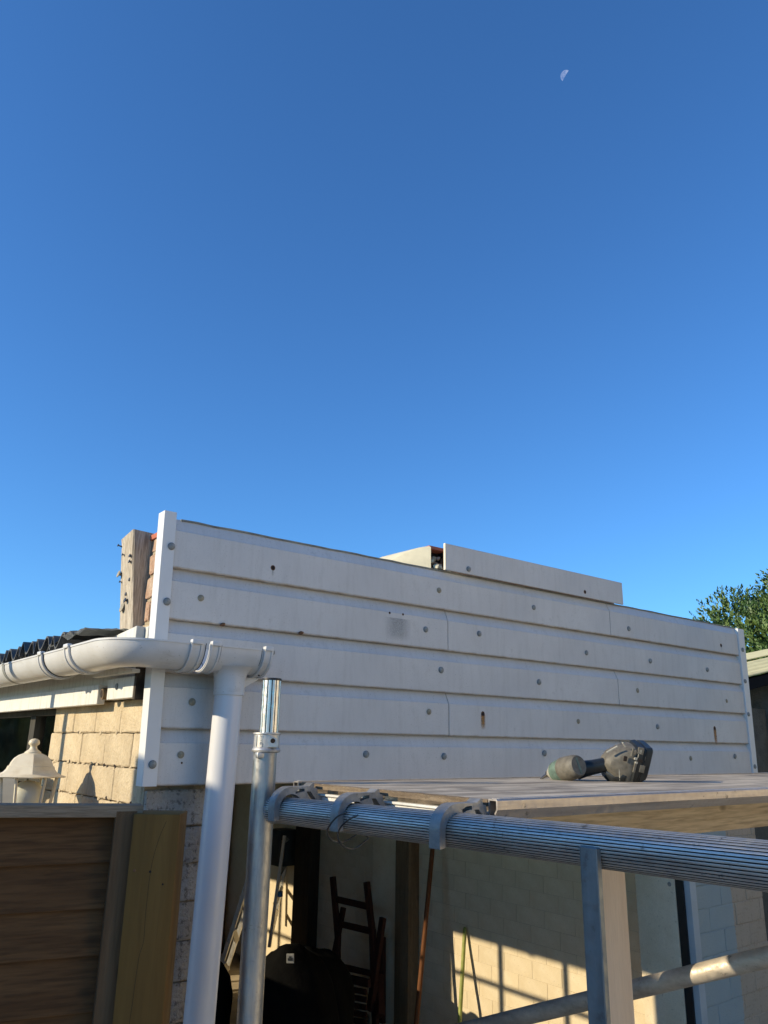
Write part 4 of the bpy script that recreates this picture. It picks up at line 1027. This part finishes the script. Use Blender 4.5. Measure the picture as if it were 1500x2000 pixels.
# cabinet at the back
cab = thing('wooden_cabinet', 'brown open shelf cabinet at the back of the garage', 'cabinet', (3.2, 7.4, 0))
for nm, lo, hi in (('side_panel', (0, 0, 0), (.02, .9, 1.62)), ('side_panel', (.66, 0, 0), (.68, .9, 1.62)), ('back_panel', (.02, .88, 0), (.66, .9, 1.62)),
                   ('shelf', (.02, 0, .20), (.66, .88, .22)), ('shelf', (.02, 0, .42), (.66, .88, .44)), ('shelf', (.02, 0, .74), (.66, .88, .76)), ('shelf', (.02, 0, 1.1), (.66, .88, 1.12)), ('top', (-.01, -.01, 1.62), (.69, .9, 1.64))):
    bm = bm_new(); add_box(bm, lo, hi, .002); obj(nm, bm, 'cabinet_brown', cab)
bm = bm_new(); add_box(bm, (2.7, 7.0, .0), (3.15, 7.38, .45), .01); tag(obj('cardboard_box', bm, 'wood_stud'), 'pale cardboard box on the garage floor beside the cabinet', 'box')

# black covered bag with badge
bag = thing('black_bag', 'bulging black fabric bag with a small white badge in the garage', 'bag', (2.75, 4.4, 0))
bm = bm_new(); bmesh.ops.create_icosphere(bm, subdivisions=4, radius=1)
for v in bm.verts:
    p = v.co; k = 1+.05*math.sin(p.x*5+p.z*3)+.04*math.sin(p.y*7-p.z*4)+.02*math.sin(p.x*13)
    v.co = Vector((.03+p.x*.30*k*(1-.12*max(0, p.z)), p.y*.26*k, .39+p.z*.385*k if p.z > -.9 else .06))
obj('bag_body', bm, 'bag_black', bag, smooth=60)
bm = bm_new(); bmesh.ops.create_icosphere(bm, subdivisions=4, radius=1)
for v in bm.verts:
    p = v.co; k = 1+.06*math.sin(p.x*6+p.z*4)+.03*math.sin(p.y*9)
    v.co = Vector((.26+p.x*.26*k, .1+p.y*.24*k, .36+p.z*.36*k))
obj('bag_flap', bm, 'bag_black', bag, smooth=60)
bq = uny(567, 1872, 4.13)
bm = bm_new(); Mb = Matrix.Translation(bq) @ Matrix(((R2.x, F.x, U2.x, 0), (R2.y, F.y, U2.y, 0), (R2.z, F.z, U2.z, 0), (0, 0, 0, 1)))
add_box(bm, (-.021, -.003, -.026), (.021, .003, .026), .002, Mb); bd_ = obj('badge', bm, 'badge_white', bag, -Vector((2.75, 4.4, 0)))
bm = bm_new(); add_box(bm, (-.014, -.0045, -.010), (.014, -.003, .004), 0, Mb); add_box(bm, (-.008, -.0045, .006), (.006, -.003, .014), 0, Mb); obj('badge_mark', bm, 'box_dark', bd_)
bg2 = bm_new(); bmesh.ops.create_icosphere(bg2, subdivisions=3, radius=1)
for v in bg2.verts:
    p = v.co; k = 1+.07*math.sin(p.x*6+p.z*4); v.co = Vector((2.35+p.x*.28*k, 4.9+p.y*.3*k, .36+p.z*.36*k))
tag(obj('black_sack', bg2, 'bag_black', smooth=60), 'limp black sack at the foot of the step ladder', 'sack')

# folding chairs
def bar(root, name, p, q, w_, d_, mat='wood_mahogany', o_=None):
    bm = bm_new(); p, q = Vector(p), Vector(q); ax_ = (q-p).normalized(); L = (q-p).length
    u_ = Vector((1, 0, 0)); u_ = (u_-ax_*u_.dot(ax_)).normalized(); v_ = ax_.cross(u_)
    mt = Matrix(((u_.x, v_.x, ax_.x, p.x), (u_.y, v_.y, ax_.y, p.y), (u_.z, v_.z, ax_.z, p.z), (0, 0, 0, 1)))
    add_box(bm, (-d_/2, -w_/2, 0), (d_/2, w_/2, L), .006, mt); return obj(name, bm, mat, root, -o_, smooth=30)
ch = thing('folding_chair', 'dark mahogany folding garden chair leaning on the inner wall, tall back upright', 'chair', (3.6, 4.9, 0), group='folded garden chairs')
CO = Vector((3.6, 4.9, 0)); q = lambda px, py, x=3.62: unx(px, py, x)
s1a, s1b, s1c = q(650, 1712), q(660, 1830), q(658, 1905)
s2a, s2b, s2c = q(716, 1722), q(727, 1820), q(735, 1925)
for a, b, c in ((s1a, s1b, s1c), (s2a, s2b, s2c)):
    bar(ch, 'back_stile', b, a, .05, .03, o_=CO); bar(ch, 'back_stile', c+Vector((0, .0, -.25)), b+Vector((0, 0, .02)), .05, .03, o_=CO)
bar(ch, 'back_slat', q(656, 1756), q(716, 1770), .045, .018, o_=CO); bar(ch, 'back_slat', q(662, 1804), q(722, 1818), .045, .018, o_=CO)
bar(ch, 'seat_rail', q(640, 1902, 3.55), q(722, 1921, 3.55), .05, .03, o_=CO); bar(ch, 'seat_rail', q(668, 1888, 3.66), q(728, 1902, 3.66), .04, .02, o_=CO)
for k in range(6): bar(ch, 'seat_slat', q(650-k, 1925+k*15, 3.53), q(716, 1938+k*15, 3.53), .035, .015, o_=CO)
ch2 = thing('folding_chair', 'dark folding garden chair behind the first, showing only a low crossed leg and arm', 'chair', (3.7, 4.6, 0), group='folded garden chairs')
CO2 = Vector((3.7, 4.6, 0))
bar(ch2, 'leg', q(748, 1792, 3.66), q(722, 1975, 3.58), .05, .03, o_=CO2); bar(ch2, 'leg', q(747, 1830, 3.78), q(746, 1998, 3.78), .05, .03, o_=CO2)
bar(ch2, 'leg', q(671, 1772, 3.70), q(646, 1900, 3.60), .04, .03, o_=CO2); bar(ch2, 'armrest', q(740, 1905, 3.70), q(742, 1985, 3.60), .06, .05, o_=CO2)
# pole and green cane
pl = bm_new(); a, b = unx(848, 1622, 3.82), unx(812, 2010, 3.62); add_tube(pl, [a+(a-b)*.06, b+(b-a)*.08], .016, 10); tag(obj('wooden_pole', pl, 'wood_pole', smooth=40), 'slim reddish brown pole leaning against the inner garage wall', 'pole')
pl = bm_new(); a, b = unx(908, 1811, 3.885), unx(897, 2010, 3.74); add_tube(pl, [a, a.lerp(b, .03), b+(b-a)*.3], [.008, .0125, .0135], 10); tag(obj('green_cane', pl, 'cane_green', smooth=40), 'short green cane standing in the patch of sun on the inner wall', 'cane')

# ================================================================== neighbour on the right
nb = thing('neighbour_shed', 'grey rendered shed with yellow corrugated roof right of the garage', 'shed', (6.0, 3.0, 0))
bm = bm_new(); add_box(bm, (4.6, 3.0, 0), (6.06, 7.0, 2.25)); obj('wall', bm, 'render_shaded', nb, (-6, -3, 0))
bm = bm_new(); add_box(bm, (6.081, 2.96, 0), (9.5, 7.0, 2.45)); obj('wall', bm, 'render_grey', nb, (-6, -3, 0))
def ribbed(name, y0, y1, zoff, pitch, amp):
    bm = bm_new(); n_ = int((y1-y0)/pitch*8); T, B = [], []
    for j in range(n_+1):
        y = y0+(y1-y0)*j/n_; ph = ((y-y0)/pitch) % 1; zz = amp*max(-1, min(1, 1.6*math.sin(2*math.pi*ph)))
        T.append([bm.verts.new((x, y, 2.49+zoff+(x-5.72)*.18+zz)) for x in (4.3, 6.5, 9.8)]); B.append([bm.verts.new(v.co-Vector((0, 0, .008))) for v in T[-1]])
    for j in range(n_):
        for i in range(2): bm.faces.new((T[j][i], T[j][i+1], T[j+1][i+1], T[j+1][i])); bm.faces.new((B[j][i], B[j+1][i], B[j+1][i+1], B[j][i+1]))
        bm.faces.new((T[j][0], T[j+1][0], B[j+1][0], B[j][0]))
    for i in range(2): bm.faces.new((T[0][i], B[0][i], B[0][i+1], T[0][i+1]))
    obj(name, bm, 'yellow_sheet', nb, (-6, -3, 0), smooth=35)
ribbed('roof_sheet', 2.85, 3.57, 0, .18, .014)
ribbed('ridge_sheet', 3.50, 3.95, .030, 3, .002)
bm = bm_new(); add_prism(bm, [(4.3, 2.13), (9.6, 3.08), (9.6, 3.16), (4.3, 2.21)], 2.865, 2.93, 1, .004); obj('barge_board', bm, 'gutter_black', nb, (-6, -3, 0), smooth=40)

# ---- laurel tree
tree = thing('laurel_tree', 'dense glossy evergreen tree rising behind the yellow-roofed shed', 'tree', (9.9, 4.6, 0))
bm = bm_new(); rnd = random.Random(3)
add_tube(bm, [(0, 0, 0), (.05, .02, 1), (.0, .1, 2.0), (.2, .1, 2.9)], [.14, .12, .10, .06], 10)
limbs = []
for k in range(9):
    a = rnd.uniform(0, 6.28); l = rnd.uniform(.3, .7); e = Vector((math.cos(a)*l, math.sin(a)*l*.5, rnd.uniform(2.3, 2.8)))
    s0 = Vector((0, .05, rnd.uniform(1.4, 2.3))); add_tube(bm, [s0, s0.lerp(e, .5)+Vector((0, 0, .15)), e], [.05, .035, .015], 7)
obj('trunk', bm, 'bark', tree, smooth=60)
TO_ = Vector((9.9, 4.6, 0))
s = NT('leaf'); c = s.mix(s.ramp(s.noise(2.2, 4), [(.35, 0), (.65, 1)]), (.035, .080, .018), (.11, .17, .040))
c = s.mix(s.ramp(s.noise(9, 3), [(.6, 0), (.75, .5)]), c, (.17, .19, .05)); M['leaf'] = s.set(c, .48, 0, .35)
verts, faces = [], []
def leaf(c, d, up, L, W):
    d = d.normalized(); sd_ = d.cross(up).normalized(); n_ = sd_.cross(d); i = len(verts)
    verts.extend([c, c+d*L*.35+sd_*W-n_*-.15*W, c+d*L*.8+sd_*W*.6+n_*.1*W, c+d*L-n_*.2*W, c+d*L*.8-sd_*W*.6+n_*.1*W, c+d*L*.35-sd_*W+n_*.15*W, c+d*L*.5-n_*.1*W])
    faces.extend([(i, i+1, i+6), (i+1, i+2, i+6), (i+2, i+3, i+6), (i+3, i+4, i+6), (i+4, i+5, i+6), (i+5, i, i+6)])
def px_d(px, py, t):
    d = F+R2*((px-750)/1500)-U2*((py-1000)/1500); return EYE+d*t
# crown outline: lobes placed as real spheres around the crown
lobes = [((9.9, 5.25, 2.75), .6), ((10.2, 5.6, 2.9), .6), ((9.35, 5.2, 2.75), .55), ((9.9, 5.6, 3.2), .65), ((10.2, 5.0, 3.1), .6), ((10.6, 5.6, 3.65), .7), ((9.6, 5.0, 2.4), .6), ((10.1, 4.5, 2.6), .6),
         ((11.0, 5.0, 3.6), .7), ((10.8, 4.4, 3.0), .6), ((9.0, 5.5, 2.3), .5), ((11.3, 5.8, 4.0), .6), ((10.4, 6.4, 3.4), .7)]
def shoot(c, d, L, nl, ls=.056):
    d = d.normalized()
    for i in range(nl):
        t = i/nl; a = rnd.uniform(0, 6.28); u_, v_ = frame_of(d); o_ = (u_*math.cos(a)+v_*math.sin(a))
        leaf(c+d*L*t, (d*.8+o_*(1.0-.5*t)), o_+Vector((0, 0, .6)), ls*rnd.uniform(.7, 1.15), ls*.24)
for (c, r_) in lobes:
    c = Vector(c)-Vector((0, 1.08, .08))
    for k in range(int(420*r_*r_/.36)):
        d = Vector((rnd.gauss(0, 1), rnd.gauss(0, 1), rnd.gauss(.25, 1))).normalized()
        p = c+d*r_*rnd.uniform(.55, 1.02)
        shoot(p, (d+Vector((0, 0, .7))), rnd.uniform(.08, .19), rnd.randint(9, 13))
me = bpy.data.meshes.new('crown'); me.from_pydata([v-TO_ for v in verts], [], faces)
for p in me.polygons: p.use_smooth = True
o = obj('crown', me, 'leaf', tree, kind='stuff')

# ================================================================== surroundings that stand just outside the picture
hs = thing('house', 'cream rendered house wall facing the sun, right of the scaffold', 'house', (3.6, -3, 0))
bm = bm_new(); add_box(bm, (0, -4, 0), (6, 3.45, 3.8)); obj('wall', bm, 'house_render', hs)
nbw = thing('outbuilding', 'tall plain outbuilding on the neighbouring side, left of the fence', 'outbuilding', (-1.6, 0, 0))
bm = bm_new(); add_prism(bm, [(1.15, 0), (3.02, 0), (3.02, 2.935), (2.5, 2.893), (1.15, 2.893)], -2.2, 0, 0); obj('wall', bm, 'brick_beige', nbw)
pole = bm_new(); add_tube(pole, [(.30, 3.10, 0), (.30, 3.10, 2.9)], .022, 12); tag(obj('garden_pole', pole, 'galv', smooth=40), 'thin metal pole whose shadow falls on the cream wall', 'pole')

hg = thing('hedge', 'clipped green hedge along the neighbouring garden', 'hedge', (-2.7, 10, 0))
bm = bm_new(); nx, nz = 90, 16; g = []
for j in range(nz+1):
    g.append([bm.verts.new((random.uniform(-.12, .12)-.5*max(0, j-12)/4, -3.3+6.4*i/nx+random.uniform(-.03, .03), 3.2*j/nz+random.uniform(-.06, .06))) for i in range(nx+1)])
for j in range(nz):
    for i in range(nx): bm.faces.new((g[j][i], g[j][i+1], g[j+1][i+1], g[j+1][i]))
bmesh.ops.solidify(bm, geom=bm.faces[:], thickness=.5)
obj('foliage', bm, 'hedge_green', hg).rotation_euler = (0, 0, R(-90))

# ================================================================== moon
mc = EYE+(F+R2*((1105-750)/1500)-U2*((148-1000)/1500)).normalized()*900
vdir = (mc-EYE).normalized(); mr = 900*8.6/1500
ur = R2*math.cos(R(33))-U2*math.sin(R(33)); uu = vdir.cross(ur).normalized()   # lit side points to -ur
bm = bm_new(); n_ = 24; rows = []
for i in range(n_+1):
    th = -math.pi/2+math.pi*i/n_; row = []
    for j in range(9):
        ph = (-90+j*86/8)   # longitude from the lit limb to just short of the terminator
        x = math.cos(th)*math.sin(R(ph)); y = math.sin(th); z_ = math.cos(th)*math.cos(R(ph))
        row.append(bm.verts.new(mc+ur*x*mr+uu*y*mr-vdir*z_*mr))
    rows.append(row)
for a, b in zip(rows, rows[1:]):
    for j in range(8): 
        try: bm.faces.new((a[j], a[j+1], b[j+1], b[j]))
        except ValueError: pass
tag(obj('moon', bm, 'moon_light', smooth=80), 'pale half moon high in the clear blue sky', 'moon')
